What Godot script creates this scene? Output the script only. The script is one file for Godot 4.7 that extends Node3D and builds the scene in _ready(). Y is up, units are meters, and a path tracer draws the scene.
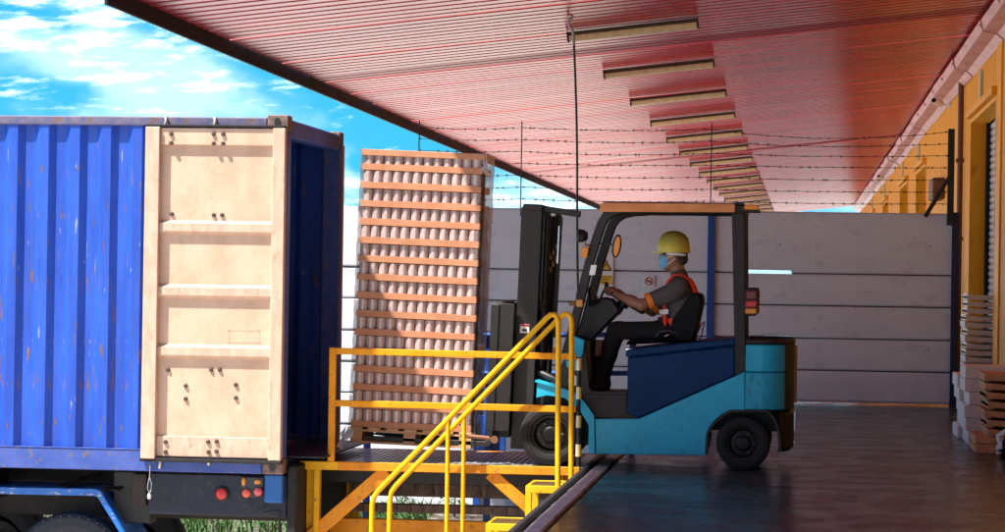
extends Node3D
# Loading dock: a forklift drives a wrapped pallet of cans over a yellow bridge into a blue container.
# Units are metres, y is up, y = 0 is the dock floor, the yard lies 1.43 m lower. -z runs along the dock.

const YARD := -1.43
const ORD := ["first", "second", "third", "fourth", "fifth", "sixth", "seventh", "eighth", "ninth", "tenth", "eleventh", "twelfth", "thirteenth", "fourteenth", "fifteenth", "sixteenth"]
var base_of := {}
var taken := {}
var mats := {}

# ---------------------------------------------------------------- mesh builder
class MB:
	var v := PackedVector3Array()
	var n := PackedVector3Array()
	var xf := Transform3D()
	func tri(a, b, c, na, nb, nc):
		var A = xf * a
		var B = xf * b
		var C = xf * c
		var NA = (xf.basis * na).normalized()
		var NB = (xf.basis * nb).normalized()
		var NC = (xf.basis * nc).normalized()
		if (C - A).cross(B - A).dot(NA + NB + NC) < 0.0:
			v.append(A); v.append(C); v.append(B)
			n.append(NA); n.append(NC); n.append(NB)
		else:
			v.append(A); v.append(B); v.append(C)
			n.append(NA); n.append(NB); n.append(NC)
	func quad(a, b, c, d, nn):
		tri(a, b, c, nn, nn, nn)
		tri(a, c, d, nn, nn, nn)
	func quadn(a, b, c, d, na, nb, nc, nd):
		tri(a, b, c, na, nb, nc)
		tri(a, c, d, na, nc, nd)
	func face(a, b, c, d, hint):
		var nn = (c - a).cross(d - b).normalized()
		if nn.dot(hint) < 0.0:
			nn = -nn
		quad(a, b, c, d, nn)
	func box(c, s, bev := 0.0):
		var h = s * 0.5
		var e = min(bev, min(h.x, min(h.y, h.z)) * 0.9)
		var ax = [Vector3.RIGHT, Vector3.UP, Vector3.BACK]
		for k in 3:
			var i = ax[(k + 1) % 3] * (h[(k + 1) % 3] - e)
			var j = ax[(k + 2) % 3] * (h[(k + 2) % 3] - e)
			for sg in [-1.0, 1.0]:
				var o = c + ax[k] * h[k] * sg
				quad(o - i - j, o + i - j, o + i + j, o - i + j, ax[k] * sg)
		if e <= 0.0:
			return
		for k in 3:
			var a = ax[k]
			var b = ax[(k + 1) % 3]
			var d = ax[(k + 2) % 3]
			var la = a * (h[k] - e)
			for s1 in [-1.0, 1.0]:
				for s2 in [-1.0, 1.0]:
					var p = c + b * h[(k + 1) % 3] * s1 + d * (h[(k + 2) % 3] - e) * s2
					var q = c + b * (h[(k + 1) % 3] - e) * s1 + d * h[(k + 2) % 3] * s2
					quad(p - la, p + la, q + la, q - la, (b * s1 + d * s2).normalized())
		for sx in [-1.0, 1.0]:
			for sy in [-1.0, 1.0]:
				for sz in [-1.0, 1.0]:
					var nn = Vector3(sx, sy, sz).normalized()
					tri(c + Vector3(sx * h.x, sy * (h.y - e), sz * (h.z - e)), c + Vector3(sx * (h.x - e), sy * h.y, sz * (h.z - e)), c + Vector3(sx * (h.x - e), sy * (h.y - e), sz * h.z), nn, nn, nn)
	func span(a, b, bev := 0.0):
		box((a + b) * 0.5, (b - a).abs(), bev)
	# square bar between two points; w across, t along 'up'
	func bar(a, b, w, t, up := Vector3.UP, bev := 0.004):
		var old = xf
		var y = (b - a).normalized()
		var x = y.cross(up)
		if x.length() < 0.01:
			x = y.cross(Vector3.BACK)
		x = x.normalized()
		var z = x.cross(y).normalized()
		xf = old * Transform3D(Basis(x, y, z), (a + b) * 0.5)
		box(Vector3.ZERO, Vector3(w, a.distance_to(b), t), bev)
		xf = old
	func tube(p, r, sides := 8, caps := true):
		var x = Vector3.ZERO
		var rings = []
		var norms = []
		for i in p.size():
			var t = (p[min(i + 1, p.size() - 1)] - p[max(i - 1, 0)]).normalized()
			if i == 0:
				x = t.cross(Vector3.UP)
				if x.length() < 0.05:
					x = t.cross(Vector3.RIGHT)
			x = (x - t * x.dot(t)).normalized()
			var y = t.cross(x)
			var rr = r[i] if r is Array else r
			var ring = []
			var nr = []
			for k in sides:
				var a = TAU * k / sides
				var d = x * cos(a) + y * sin(a)
				ring.append(p[i] + d * rr)
				nr.append(d)
			rings.append(ring); norms.append(nr)
		for i in p.size() - 1:
			for k in sides:
				var l = (k + 1) % sides
				quadn(rings[i][k], rings[i][l], rings[i + 1][l], rings[i + 1][k], norms[i][k], norms[i][l], norms[i + 1][l], norms[i + 1][k])
		if caps:
			for e in [0, p.size() - 1]:
				var t = (p[0] - p[1]).normalized() if e == 0 else (p[e] - p[e - 1]).normalized()
				for k in sides:
					tri(p[e], rings[e][k], rings[e][(k + 1) % sides], t, t, t)
	# profile of Vector2(radius, along) turned round an axis through o
	func lathe(prof, o, axis, sides := 24):
		var t = axis.normalized()
		var x = t.cross(Vector3.UP)
		if x.length() < 0.05:
			x = t.cross(Vector3.RIGHT)
		x = x.normalized()
		var y = t.cross(x)
		for i in prof.size() - 1:
			var a = prof[i]
			var b = prof[i + 1]
			var sl = b - a
			for k in sides:
				var d0 = x * cos(TAU * k / sides) + y * sin(TAU * k / sides)
				var d1 = x * cos(TAU * (k + 1) / sides) + y * sin(TAU * (k + 1) / sides)
				var n0 = (d0 * sl.y - t * sl.x).normalized()
				var n1 = (d1 * sl.y - t * sl.x).normalized()
				var p0 = o + d0 * a.x + t * a.y
				var p1 = o + d1 * a.x + t * a.y
				var p2 = o + d1 * b.x + t * b.y
				var p3 = o + d0 * b.x + t * b.y
				if a.x > 0.00001:
					tri(p0, p1, p2, n0, n1, n1)
				if b.x > 0.00001:
					tri(p0, p2, p3, n0, n1, n0)
	# polygon in xy pushed along z, edges chamfered
	func prism(poly, z0, z1, bev := 0.0, smooth := 0.7):
		var m = poly.size()
		var area = 0.0
		for i in m:
			area += poly[i].cross(poly[(i + 1) % m])
		var p = poly.duplicate()
		if area < 0.0:
			p.reverse()
		var en = []
		for i in m:
			var e = (p[(i + 1) % m] - p[i]).normalized()
			en.append(Vector2(e.y, -e.x))
		var ins = []
		for i in m:
			var a = en[(i + m - 1) % m]
			var b = en[i]
			var q = (a + b)
			ins.append(p[i] - q / max(0.35, 1.0 + a.dot(b)) * bev)
		var tris = Geometry2D.triangulate_polygon(PackedVector2Array(ins))
		for i in range(0, tris.size(), 3):
			for zz in [[z0, -1.0], [z1, 1.0]]:
				var nn = Vector3(0, 0, zz[1] * sign(z1 - z0))
				var A = ins[tris[i]]
				var B = ins[tris[i + 1]]
				var C = ins[tris[i + 2]]
				tri(Vector3(A.x, A.y, zz[0]), Vector3(B.x, B.y, zz[0]), Vector3(C.x, C.y, zz[0]), nn, nn, nn)
		var s = sign(z1 - z0)
		for i in m:
			var j = (i + 1) % m
			var ni = en[i]
			var nj = en[i]
			if en[(i + m - 1) % m].dot(en[i]) > smooth:
				ni = (en[(i + m - 1) % m] + en[i]).normalized()
			if en[j].dot(en[i]) > smooth:
				nj = (en[j] + en[i]).normalized()
			var ni3 = Vector3(ni.x, ni.y, 0)
			var nj3 = Vector3(nj.x, nj.y, 0)
			var zb = bev * s
			quadn(Vector3(p[i].x, p[i].y, z0 + zb), Vector3(p[j].x, p[j].y, z0 + zb), Vector3(p[j].x, p[j].y, z1 - zb), Vector3(p[i].x, p[i].y, z1 - zb), ni3, nj3, nj3, ni3)
			if bev > 0.0:
				for e in [[z0, z0 + zb, -s], [z1, z1 - zb, s]]:
					var c0 = (ni3 + Vector3(0, 0, e[2])).normalized()
					var c1 = (nj3 + Vector3(0, 0, e[2])).normalized()
					quadn(Vector3(ins[i].x, ins[i].y, e[0]), Vector3(ins[j].x, ins[j].y, e[0]), Vector3(p[j].x, p[j].y, e[1]), Vector3(p[i].x, p[i].y, e[1]), c0, c1, c1, c0)
	# open strip: polyline of Vector2 in a plane, extruded by vector; placed by o, ux, uy
	func strip(pts, o, ux, uy, ext):
		for i in pts.size() - 1:
			var a = o + ux * pts[i].x + uy * pts[i].y
			var b = o + ux * pts[i + 1].x + uy * pts[i + 1].y
			face(a, b, b + ext, a + ext, ux * (pts[i].y - pts[i + 1].y) + uy * (pts[i + 1].x - pts[i].x))
	func ellipsoid(c, r, sides := 16, rings := 10, y0 := -1.0, y1 := 1.0):
		var a0 = asin(y0)
		var a1 = asin(y1)
		for i in rings:
			var p0 = lerp(a0, a1, float(i) / rings)
			var p1 = lerp(a0, a1, float(i + 1) / rings)
			for k in sides:
				var t0 = TAU * k / sides
				var t1 = TAU * (k + 1) / sides
				var u = [Vector3(cos(p0) * cos(t0), sin(p0), cos(p0) * sin(t0)), Vector3(cos(p0) * cos(t1), sin(p0), cos(p0) * sin(t1)), Vector3(cos(p1) * cos(t1), sin(p1), cos(p1) * sin(t1)), Vector3(cos(p1) * cos(t0), sin(p1), cos(p1) * sin(t0))]
				var w = []
				var m = []
				for q in u:
					w.append(c + q * r)
					m.append((q / r).normalized())
				quadn(w[0], w[1], w[2], w[3], m[0], m[1], m[2], m[3])
	# smooth union of tapered capsules [a, b, ra, rb] meshed as surface nets
	func flesh(bones, cell, k):
		var lo = Vector3.ONE * 1e9
		var hi = -lo
		for b in bones:
			var r = max(b[2], b[3]) + cell * 3.0 + k
			for q in [b[0], b[1]]:
				lo = lo.min(q - Vector3.ONE * r)
				hi = hi.max(q + Vector3.ONE * r)
		var nx = int((hi.x - lo.x) / cell) + 2
		var ny = int((hi.y - lo.y) / cell) + 2
		var nz = int((hi.z - lo.z) / cell) + 2
		var f = PackedFloat32Array()
		f.resize(nx * ny * nz)
		f.fill(1.0)
		for b in bones:
			var a = b[0]
			var ab = b[1] - b[0]
			var ll = max(ab.length_squared(), 1e-9)
			var r = max(b[2], b[3]) + cell * 2.5 + k
			var l = (a.min(b[1]) - Vector3.ONE * r - lo) / cell
			var u = (a.max(b[1]) + Vector3.ONE * r - lo) / cell
			for z in range(max(0, int(l.z)), min(nz - 1, int(u.z) + 1) + 1):
				for y in range(max(0, int(l.y)), min(ny - 1, int(u.y) + 1) + 1):
					var row = (z * ny + y) * nx
					for x in range(max(0, int(l.x)), min(nx - 1, int(u.x) + 1) + 1):
						var p = lo + Vector3(x, y, z) * cell
						var t = clampf((p - a).dot(ab) / ll, 0.0, 1.0)
						var d = (p - a - ab * t).length() - lerpf(b[2], b[3], t)
						var o = f[row + x]
						var h = maxf(k - absf(o - d), 0.0)
						f[row + x] = minf(o, d) - h * h / (4.0 * k)
		var idx = {}
		var vs = []
		var nr = []
		var corner = [0, 1, nx, nx + 1, nx * ny, nx * ny + 1, nx * ny + nx, nx * ny + nx + 1]
		var co = [Vector3(0, 0, 0), Vector3(1, 0, 0), Vector3(0, 1, 0), Vector3(1, 1, 0), Vector3(0, 0, 1), Vector3(1, 0, 1), Vector3(0, 1, 1), Vector3(1, 1, 1)]
		var ed = [[0, 1], [2, 3], [4, 5], [6, 7], [0, 2], [1, 3], [4, 6], [5, 7], [0, 4], [1, 5], [2, 6], [3, 7]]
		for z in nz - 1:
			for y in ny - 1:
				for x in nx - 1:
					var i = (z * ny + y) * nx + x
					var f0 = f[i]
					if absf(f0) > cell * 3.0:
						continue
					var m = 0
					for c in 8:
						if f[i + corner[c]] < 0.0:
							m |= 1 << c
					if m == 0 or m == 255:
						continue
					var s = Vector3.ZERO
					var cnt = 0
					for e in ed:
						var fa = f[i + corner[e[0]]]
						var fb = f[i + corner[e[1]]]
						if (fa < 0.0) != (fb < 0.0):
							s += co[e[0]].lerp(co[e[1]], fa / (fa - fb))
							cnt += 1
					idx[i] = vs.size()
					vs.append(lo + (Vector3(x, y, z) + s / cnt) * cell)
					var g = Vector3.ZERO
					for c in 8:
						g += (co[c] - Vector3(0.5, 0.5, 0.5)) * f[i + corner[c]]
					nr.append(g.normalized())
		var st = [1, nx, nx * ny]
		for i in idx:
			var f0 = f[i]
			for ax in 3:
				var f1 = f[i + st[ax]]
				if (f0 < 0.0) == (f1 < 0.0):
					continue
				var b = st[(ax + 1) % 3]
				var c = st[(ax + 2) % 3]
				if idx.has(i - b) and idx.has(i - c) and idx.has(i - b - c):
					var q = [idx[i], idx[i - b], idx[i - b - c], idx[i - c]]
					quadn(vs[q[0]], vs[q[1]], vs[q[2]], vs[q[3]], nr[q[0]], nr[q[1]], nr[q[2]], nr[q[3]])
	func mesh(off := Vector3.ZERO) -> ArrayMesh:
		var vv = v
		if off != Vector3.ZERO:
			vv = PackedVector3Array()
			vv.resize(v.size())
			for i in v.size():
				vv[i] = v[i] - off
		var arr = []
		arr.resize(Mesh.ARRAY_MAX)
		arr[Mesh.ARRAY_VERTEX] = vv
		arr[Mesh.ARRAY_NORMAL] = n
		var am = ArrayMesh.new()
		am.add_surface_from_arrays(Mesh.PRIMITIVE_TRIANGLES, arr)
		return am

# ---------------------------------------------------------------- nodes
func V2(x, y): return Vector2(x, y)
func V(x, y, z): return Vector3(x, y, z)

func numbered(called):
	if not taken.has(called):
		taken[called] = 0
		return called
	taken[called] += 1
	return "%s_%03d" % [called, taken[called]]

func tag(o, label, category, group = "", kind = ""):
	o.set_meta("label", label)
	if category: o.set_meta("category", category)
	if group: o.set_meta("group", group)
	if kind: o.set_meta("kind", kind)
	return o

func thing(called, at, label, category, group = ""):
	var o = Node3D.new()
	o.name = numbered(called)
	add_child(o)
	o.position = at
	base_of[o] = at
	return tag(o, label, category, group)

# commits a builder whose vertices are world coordinates
func obj(mb, called, m, parent = null):
	var o = MeshInstance3D.new()
	var off = base_of.get(parent, Vector3.ZERO) if parent else Vector3.ZERO
	o.mesh = mb.mesh(off)
	o.material_override = m
	if parent:
		o.name = called
		parent.add_child(o, true)
	else:
		o.name = numbered(called)
		add_child(o)
	base_of[o] = off
	return o

# one more copy of a shared mesh, placed in world coordinates
func inst(mesh, called, m, parent, xf):
	var o = MeshInstance3D.new()
	o.mesh = mesh
	o.material_override = m
	o.name = called
	var off = base_of.get(parent, Vector3.ZERO)
	o.transform = Transform3D(xf.basis, xf.origin - off)
	parent.add_child(o, true)
	return o

# a top-level mesh whose own origin is put at 'at'
func solo(mb, called, m, at, label, category, group = ""):
	var o = MeshInstance3D.new()
	o.mesh = mb.mesh(at)
	o.material_override = m
	o.name = numbered(called)
	add_child(o)
	o.position = at
	base_of[o] = at
	return tag(o, label, category, group)

# ---------------------------------------------------------------- materials
func lin(r, g, b): return Color(r, g, b).linear_to_srgb()

func noise_img(seed_, freq, size, oct = 4, type = FastNoiseLite.TYPE_SIMPLEX_SMOOTH):
	var fn = FastNoiseLite.new()
	fn.seed = seed_
	fn.noise_type = type
	fn.frequency = freq
	fn.fractal_octaves = oct
	var im = fn.get_seamless_image(size, size)
	im.convert(Image.FORMAT_L8)
	return im

# colour map from stacked noise: base a..b, then spots [seed, freq, threshold, softness, colour, amount]
func col_tex(a, b, seed_, freq, spots = [], size = 256):
	var n0 = noise_img(seed_, freq, size).get_data()
	var n1 = noise_img(seed_ + 7, freq * 7.0, size, 3).get_data()
	var sp = []
	for s in spots:
		sp.append(noise_img(s[0], s[1], size, 4).get_data())
	var data = PackedByteArray()
	data.resize(size * size * 3)
	for i in size * size:
		var t = clampf(n0[i] / 255.0 * 0.72 + n1[i] / 255.0 * 0.28, 0.0, 1.0)
		t = clampf((t - 0.25) * 2.0, 0.0, 1.0)
		var r = lerpf(a.r, b.r, t)
		var g = lerpf(a.g, b.g, t)
		var bl = lerpf(a.b, b.b, t)
		for k in sp.size():
			var s = spots[k]
			var q = clampf((sp[k][i] / 255.0 - s[2]) / s[3], 0.0, 1.0) * s[5]
			if q > 0.0:
				r = lerpf(r, s[4].r, q)
				g = lerpf(g, s[4].g, q)
				bl = lerpf(bl, s[4].b, q)
		data[i * 3] = int(r * 255.0)
		data[i * 3 + 1] = int(g * 255.0)
		data[i * 3 + 2] = int(bl * 255.0)
	var im = Image.create_from_data(size, size, false, Image.FORMAT_RGB8, data)
	return ImageTexture.create_from_image(im)

func grey_tex(lo, hi, seed_, freq, size = 256, oct = 4):
	var n0 = noise_img(seed_, freq, size, oct).get_data()
	var data = PackedByteArray()
	data.resize(size * size)
	for i in size * size:
		data[i] = int(clampf(lerpf(lo, hi, clampf((n0[i] / 255.0 - 0.25) * 2.0, 0.0, 1.0)), 0.0, 1.0) * 255.0)
	return ImageTexture.create_from_image(Image.create_from_data(size, size, false, Image.FORMAT_L8, data))

func bump_tex(seed_, freq, strength, size = 256):
	var im = noise_img(seed_, freq, size, 5)
	im.convert(Image.FORMAT_RGBA8)
	im.bump_map_to_normal_map(strength)
	return ImageTexture.create_from_image(im)

func plain(c, rough = 0.6, metal = 0.0):
	var m = StandardMaterial3D.new()
	m.albedo_color = c
	m.roughness = rough
	m.metallic = metal
	return m

func textured(tex, scale, rough = 0.6, metal = 0.0, rough_tex = null, bump = null, bump_scale = 1.0):
	var m = StandardMaterial3D.new()
	m.albedo_texture = tex
	m.uv1_triplanar = true
	m.uv1_world_triplanar = true
	m.uv1_scale = scale if scale is Vector3 else Vector3.ONE * scale
	m.roughness = rough
	m.metallic = metal
	if rough_tex:
		m.roughness_texture = rough_tex
	if bump:
		m.normal_enabled = true
		m.normal_texture = bump
		m.normal_scale = bump_scale
	return m

func make_materials():
	var rust = lin(0.22, 0.075, 0.025)
	var bare = lin(0.55, 0.42, 0.34)
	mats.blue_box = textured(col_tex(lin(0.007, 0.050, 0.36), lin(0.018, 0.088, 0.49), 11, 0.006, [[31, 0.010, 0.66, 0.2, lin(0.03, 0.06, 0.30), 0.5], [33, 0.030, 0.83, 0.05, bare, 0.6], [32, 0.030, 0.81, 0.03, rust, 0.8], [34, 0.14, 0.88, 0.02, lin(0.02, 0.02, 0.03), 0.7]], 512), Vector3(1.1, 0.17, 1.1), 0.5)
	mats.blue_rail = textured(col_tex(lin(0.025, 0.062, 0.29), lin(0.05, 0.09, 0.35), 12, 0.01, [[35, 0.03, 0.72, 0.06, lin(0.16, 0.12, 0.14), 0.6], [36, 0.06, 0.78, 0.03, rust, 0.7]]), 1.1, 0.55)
	mats.top_rail = textured(col_tex(lin(0.06, 0.07, 0.17), lin(0.17, 0.13, 0.19), 13, 0.02, [[37, 0.03, 0.6, 0.1, lin(0.16, 0.08, 0.06), 0.7]]), 1.3, 0.65)
	mats.casting = textured(col_tex(lin(0.12, 0.07, 0.06), lin(0.24, 0.15, 0.13), 14, 0.03), 2.0, 0.7)
	mats.peach = textured(col_tex(lin(0.53, 0.335, 0.23), lin(0.62, 0.415, 0.30), 16, 0.006, [[38, 0.012, 0.74, 0.2, lin(0.46, 0.32, 0.23), 0.5], [39, 0.09, 0.90, 0.03, lin(0.20, 0.13, 0.09), 0.6]], 512), Vector3(0.8, 0.6, 0.8), 0.55)
	mats.peach_frame = textured(col_tex(lin(0.50, 0.325, 0.235), lin(0.61, 0.42, 0.32), 17, 0.012, [[40, 0.015, 0.66, 0.25, lin(0.30, 0.20, 0.14), 0.6], [41, 0.05, 0.87, 0.04, lin(0.08, 0.055, 0.045), 0.75]], 512), Vector3(1.6, 0.6, 1.6), 0.55)
	mats.bolt = plain(lin(0.10, 0.07, 0.06), 0.45, 0.6)
	mats.black_steel = textured(col_tex(lin(0.006, 0.005, 0.005), lin(0.013, 0.010, 0.0095), 18, 0.02, [[42, 0.05, 0.78, 0.05, lin(0.03, 0.022, 0.018), 0.6]]), 1.6, 0.5)
	mats.mast_steel = textured(col_tex(lin(0.010, 0.0075, 0.007), lin(0.018, 0.013, 0.0115), 19, 0.02, [[43, 0.05, 0.77, 0.05, lin(0.05, 0.03, 0.022), 0.6]]), 1.6, 0.55)
	mats.plastic = plain(lin(0.007, 0.0065, 0.007), 0.45)
	mats.rubber = textured(col_tex(lin(0.006, 0.005, 0.005), lin(0.013, 0.011, 0.010), 20, 0.03), 3.0, 0.8)
	mats.tyre = textured(col_tex(lin(0.018, 0.019, 0.026), lin(0.036, 0.037, 0.046), 21, 0.03), 3.0, 0.8)
	mats.rim = textured(col_tex(lin(0.010, 0.009, 0.009), lin(0.028, 0.022, 0.020), 22, 0.04), 3.0, 0.45, 0.5)
	mats.cyan = textured(col_tex(lin(0.008, 0.36, 0.58), lin(0.012, 0.42, 0.66), 23, 0.008, [[44, 0.015, 0.74, 0.25, lin(0.01, 0.14, 0.21), 0.5], [45, 0.05, 0.90, 0.03, lin(0.03, 0.03, 0.03), 0.7]], 512), 0.9, 0.38)
	mats.cyan_worn = textured(col_tex(lin(0.008, 0.32, 0.50), lin(0.01, 0.38, 0.58), 24, 0.008, [[46, 0.03, 0.70, 0.12, lin(0.01, 0.14, 0.20), 0.6], [47, 0.05, 0.80, 0.04, lin(0.20, 0.09, 0.05), 0.85]]), Vector3(2.4, 0.8, 2.4), 0.45)
	mats.navy = textured(col_tex(lin(0.001, 0.026, 0.095), lin(0.002, 0.034, 0.12), 25, 0.01, [[48, 0.05, 0.80, 0.04, lin(0.02, 0.05, 0.10), 0.5]]), 1.0, 0.55)
	mats.navy.metallic_specular = 0.3
	mats.guard_orange = textured(col_tex(lin(0.55, 0.20, 0.055), lin(0.68, 0.27, 0.08), 26, 0.015), Vector3(0.8, 2.0, 2.0), 0.5)
	mats.amber = plain(lin(0.70, 0.25, 0.02), 0.25)
	mats.red_lens = plain(lin(0.50, 0.02, 0.02), 0.25)
	mats.pink_lens = plain(lin(0.62, 0.10, 0.12), 0.25)
	mats.chrome = plain(lin(0.7, 0.7, 0.72), 0.15, 1.0)
	mats.yellow = textured(col_tex(lin(0.70, 0.36, 0.008), lin(0.82, 0.44, 0.012), 27, 0.01, [[49, 0.05, 0.80, 0.03, lin(0.18, 0.08, 0.03), 0.8]]), 1.4, 0.4)
	mats.orange = textured(col_tex(lin(0.68, 0.24, 0.012), lin(0.80, 0.32, 0.02), 28, 0.01, [[50, 0.03, 0.74, 0.06, lin(0.40, 0.13, 0.02), 0.6], [51, 0.06, 0.80, 0.03, lin(0.50, 0.42, 0.36), 0.8]]), 1.4, 0.45)
	mats.deck = textured(col_tex(lin(0.22, 0.23, 0.25), lin(0.46, 0.48, 0.51), 29, 0.02, [[52, 0.02, 0.6, 0.12, lin(0.06, 0.06, 0.065), 0.7]]), 1.2, 0.28, 0.35)
	mats.steel = textured(col_tex(lin(0.34, 0.34, 0.36), lin(0.52, 0.52, 0.55), 30, 0.02), 1.5, 0.7, 0.0)
	mats.timber = textured(col_tex(lin(0.15, 0.10, 0.085), lin(0.30, 0.21, 0.18), 61, 0.02, [[53, 0.03, 0.68, 0.06, lin(0.08, 0.03, 0.02), 0.7]]), Vector3(2.5, 0.5, 2.5), 0.8)
	mats.pallet_wood = textured(col_tex(lin(0.48, 0.27, 0.14), lin(0.62, 0.38, 0.21), 62, 0.02), Vector3(0.7, 4.0, 4.0), 0.75)
	mats.tray = []
	for i in 3:
		mats.tray.append(textured(col_tex(lin(0.44 + 0.02 * i, 0.195, 0.10), lin(0.53, 0.25, 0.135), 63 + i, 0.012), 1.3, 0.7))
	mats.can = []
	for i in 3:
		var cm = textured(col_tex(lin(0.50, 0.37, 0.35), lin(0.66, 0.53, 0.51), 66 + i, 0.03, [[54 + i, 0.04, 0.66, 0.08, lin(0.38, 0.25, 0.23), 0.5]]), Vector3(9, 2, 9), 0.28, 0.25)
		cm.uv1_world_triplanar = true
		mats.can.append(cm)
	mats.can_band = plain(lin(0.22, 0.14, 0.13), 0.4)
	mats.film = plain(Color(0.95, 0.95, 0.97, 0.5), 0.2)
	mats.film.transparency = BaseMaterial3D.TRANSPARENCY_ALPHA
	mats.film_white = plain(Color(0.93, 0.95, 0.98, 0.75), 0.3)
	mats.film_white.transparency = BaseMaterial3D.TRANSPARENCY_ALPHA
	mats.floor = textured(col_tex(lin(0.030, 0.036, 0.046), lin(0.048, 0.056, 0.068), 70, 0.006, [[55, 0.03, 0.74, 0.06, lin(0.024, 0.024, 0.026), 0.5], [56, 0.006, 0.58, 0.3, lin(0.068, 0.068, 0.07), 0.5]], 512), 0.22, 1.0, 0.0, grey_tex(0.21, 0.30, 71, 0.03), bump_tex(72, 0.05, 0.6), 0.02)
	mats.concrete = []
	for i in 4:
		mats.concrete.append(textured(col_tex(lin(0.66 + 0.015 * i, 0.70 + 0.015 * i, 0.78 + 0.015 * i), lin(0.74, 0.775, 0.85), 75 + i, 0.008, [[57 + i, 0.015, 0.66, 0.3, lin(0.48, 0.49, 0.53), 0.4], [80 + i, 0.07, 0.90, 0.03, lin(0.20, 0.18, 0.19), 0.6]]), Vector3(0.55, 0.8, 0.55), 0.85, 0.0, null, bump_tex(90 + i, 0.06, 1.5, 256), 0.3))
	mats.blue_post = textured(col_tex(lin(0.008, 0.06, 0.30), lin(0.012, 0.085, 0.38), 95, 0.02, [[96, 0.05, 0.78, 0.04, lin(0.03, 0.03, 0.08), 0.7]]), 1.5, 0.45)
	mats.dark_post = plain(lin(0.008, 0.014, 0.06), 0.5)
	mats.yard = textured(col_tex(lin(0.50, 0.47, 0.43), lin(0.62, 0.58, 0.54), 97, 0.006, [[98, 0.012, 0.62, 0.18, lin(0.28, 0.26, 0.23), 0.6]], 512), 0.09, 0.9)
	mats.roof = []
	for i in 4:
		mats.roof.append(textured(col_tex(lin(0.38 + 0.03 * i, 0.022, 0.028), lin(0.50 + 0.03 * i, 0.042, 0.048), 100 + i, 0.008, [[104 + i, 0.012, 0.68, 0.12, lin(0.26, 0.03, 0.035), 0.6]], 256), Vector3(0.25, 1, 0.8), 0.26))
		mats.roof[i].metallic_specular = 0.38
	mats.roof_lap = plain(lin(0.30, 0.012, 0.025), 0.4)
	mats.gutter = plain(lin(0.006, 0.006, 0.007), 0.8)
	mats.flashing = textured(col_tex(lin(0.62, 0.24, 0.22), lin(0.75, 0.40, 0.37), 110, 0.02, [[111, 0.03, 0.62, 0.1, lin(0.80, 0.66, 0.62), 0.7]], 256), 0.6, 0.35)
	mats.facade = textured(col_tex(lin(0.78, 0.33, 0.012), lin(0.88, 0.40, 0.018), 112, 0.008, [[113, 0.02, 0.70, 0.1, lin(0.48, 0.17, 0.015), 0.6]]), Vector3(0.5, 0.2, 0.5), 0.5)
	mats.slat = textured(col_tex(lin(0.36, 0.36, 0.38), lin(0.50, 0.50, 0.52), 114, 0.02, [], 256), 1.0, 0.5, 0.3)
	mats.housing = plain(lin(0.05, 0.032, 0.014), 0.6)
	mats.diffuser = textured(col_tex(lin(0.66, 0.52, 0.25), lin(0.78, 0.64, 0.36), 115, 0.02, [], 256), 2.0, 0.4)
	mats.wire = plain(lin(0.05, 0.04, 0.035), 0.6, 0.4)
	mats.white = plain(lin(0.80, 0.80, 0.80), 0.5)
	mats.card_white = textured(col_tex(lin(0.80, 0.77, 0.76), lin(0.88, 0.87, 0.86), 116, 0.02, [], 256), 2.0, 0.6)
	mats.card_brown = textured(col_tex(lin(0.52, 0.25, 0.12), lin(0.66, 0.36, 0.20), 117, 0.02, [], 256), 2.0, 0.65)
	mats.skin = textured(col_tex(lin(0.26, 0.115, 0.065), lin(0.31, 0.14, 0.08), 118, 0.03, [], 256), 4.0, 0.5)
	mats.shirt = textured(col_tex(lin(0.068, 0.058, 0.062), lin(0.095, 0.082, 0.086), 119, 0.03, [], 256), 3.0, 0.9)
	mats.trousers = textured(col_tex(lin(0.007, 0.0065, 0.008), lin(0.012, 0.011, 0.013), 120, 0.03, [], 256), 3.0, 0.9)
	mats.helmet = textured(col_tex(lin(0.70, 0.58, 0.09), lin(0.78, 0.65, 0.12), 170, 0.03, [[171, 0.06, 0.80, 0.05, lin(0.45, 0.36, 0.08), 0.6]], 256), 3.0, 0.4)
	mats.vest = plain(lin(0.85, 0.06, 0.025), 0.6)
	mats.cuff = plain(lin(0.88, 0.22, 0.02), 0.6)
	mats.mask = plain(lin(0.16, 0.42, 0.66), 0.8)
	mats.lens = plain(lin(0.01, 0.008, 0.008), 0.15)
	mats.hair = plain(lin(0.02, 0.012, 0.008), 0.7)
	mats.seat = plain(lin(0.005, 0.005, 0.006), 0.65)
	mats.seat.metallic_specular = 0.3
	mats.brown = plain(lin(0.13, 0.055, 0.02), 0.6)
	mats.trailer = textured(col_tex(lin(0.004, 0.007, 0.020), lin(0.008, 0.012, 0.030), 121, 0.02, [[122, 0.04, 0.76, 0.05, lin(0.06, 0.035, 0.02), 0.6]]), 1.0, 0.6)
	mats.chassis_brown = textured(col_tex(lin(0.016, 0.010, 0.008), lin(0.034, 0.020, 0.015), 123, 0.02, [], 256), 1.0, 0.7)
	mats.guard_blue = textured(col_tex(lin(0.008, 0.10, 0.42), lin(0.012, 0.14, 0.52), 124, 0.012, [[125, 0.025, 0.80, 0.03, lin(0.55, 0.40, 0.26), 0.9], [126, 0.03, 0.84, 0.02, lin(0.75, 0.42, 0.05), 0.9]]), Vector3(1.4, 4.0, 2.0), 0.35)
	mats.grass = plain(lin(0.045, 0.11, 0.03), 0.8)
	mats.grass.backlight_enabled = true
	mats.grass.backlight = lin(0.05, 0.10, 0.02)
	mats.yellow_sign = plain(lin(0.80, 0.48, 0.02), 0.5)
	mats.red_paint = plain(lin(0.45, 0.03, 0.03), 0.5)
	mats.black_paint = plain(lin(0.012, 0.012, 0.012), 0.4)
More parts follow.
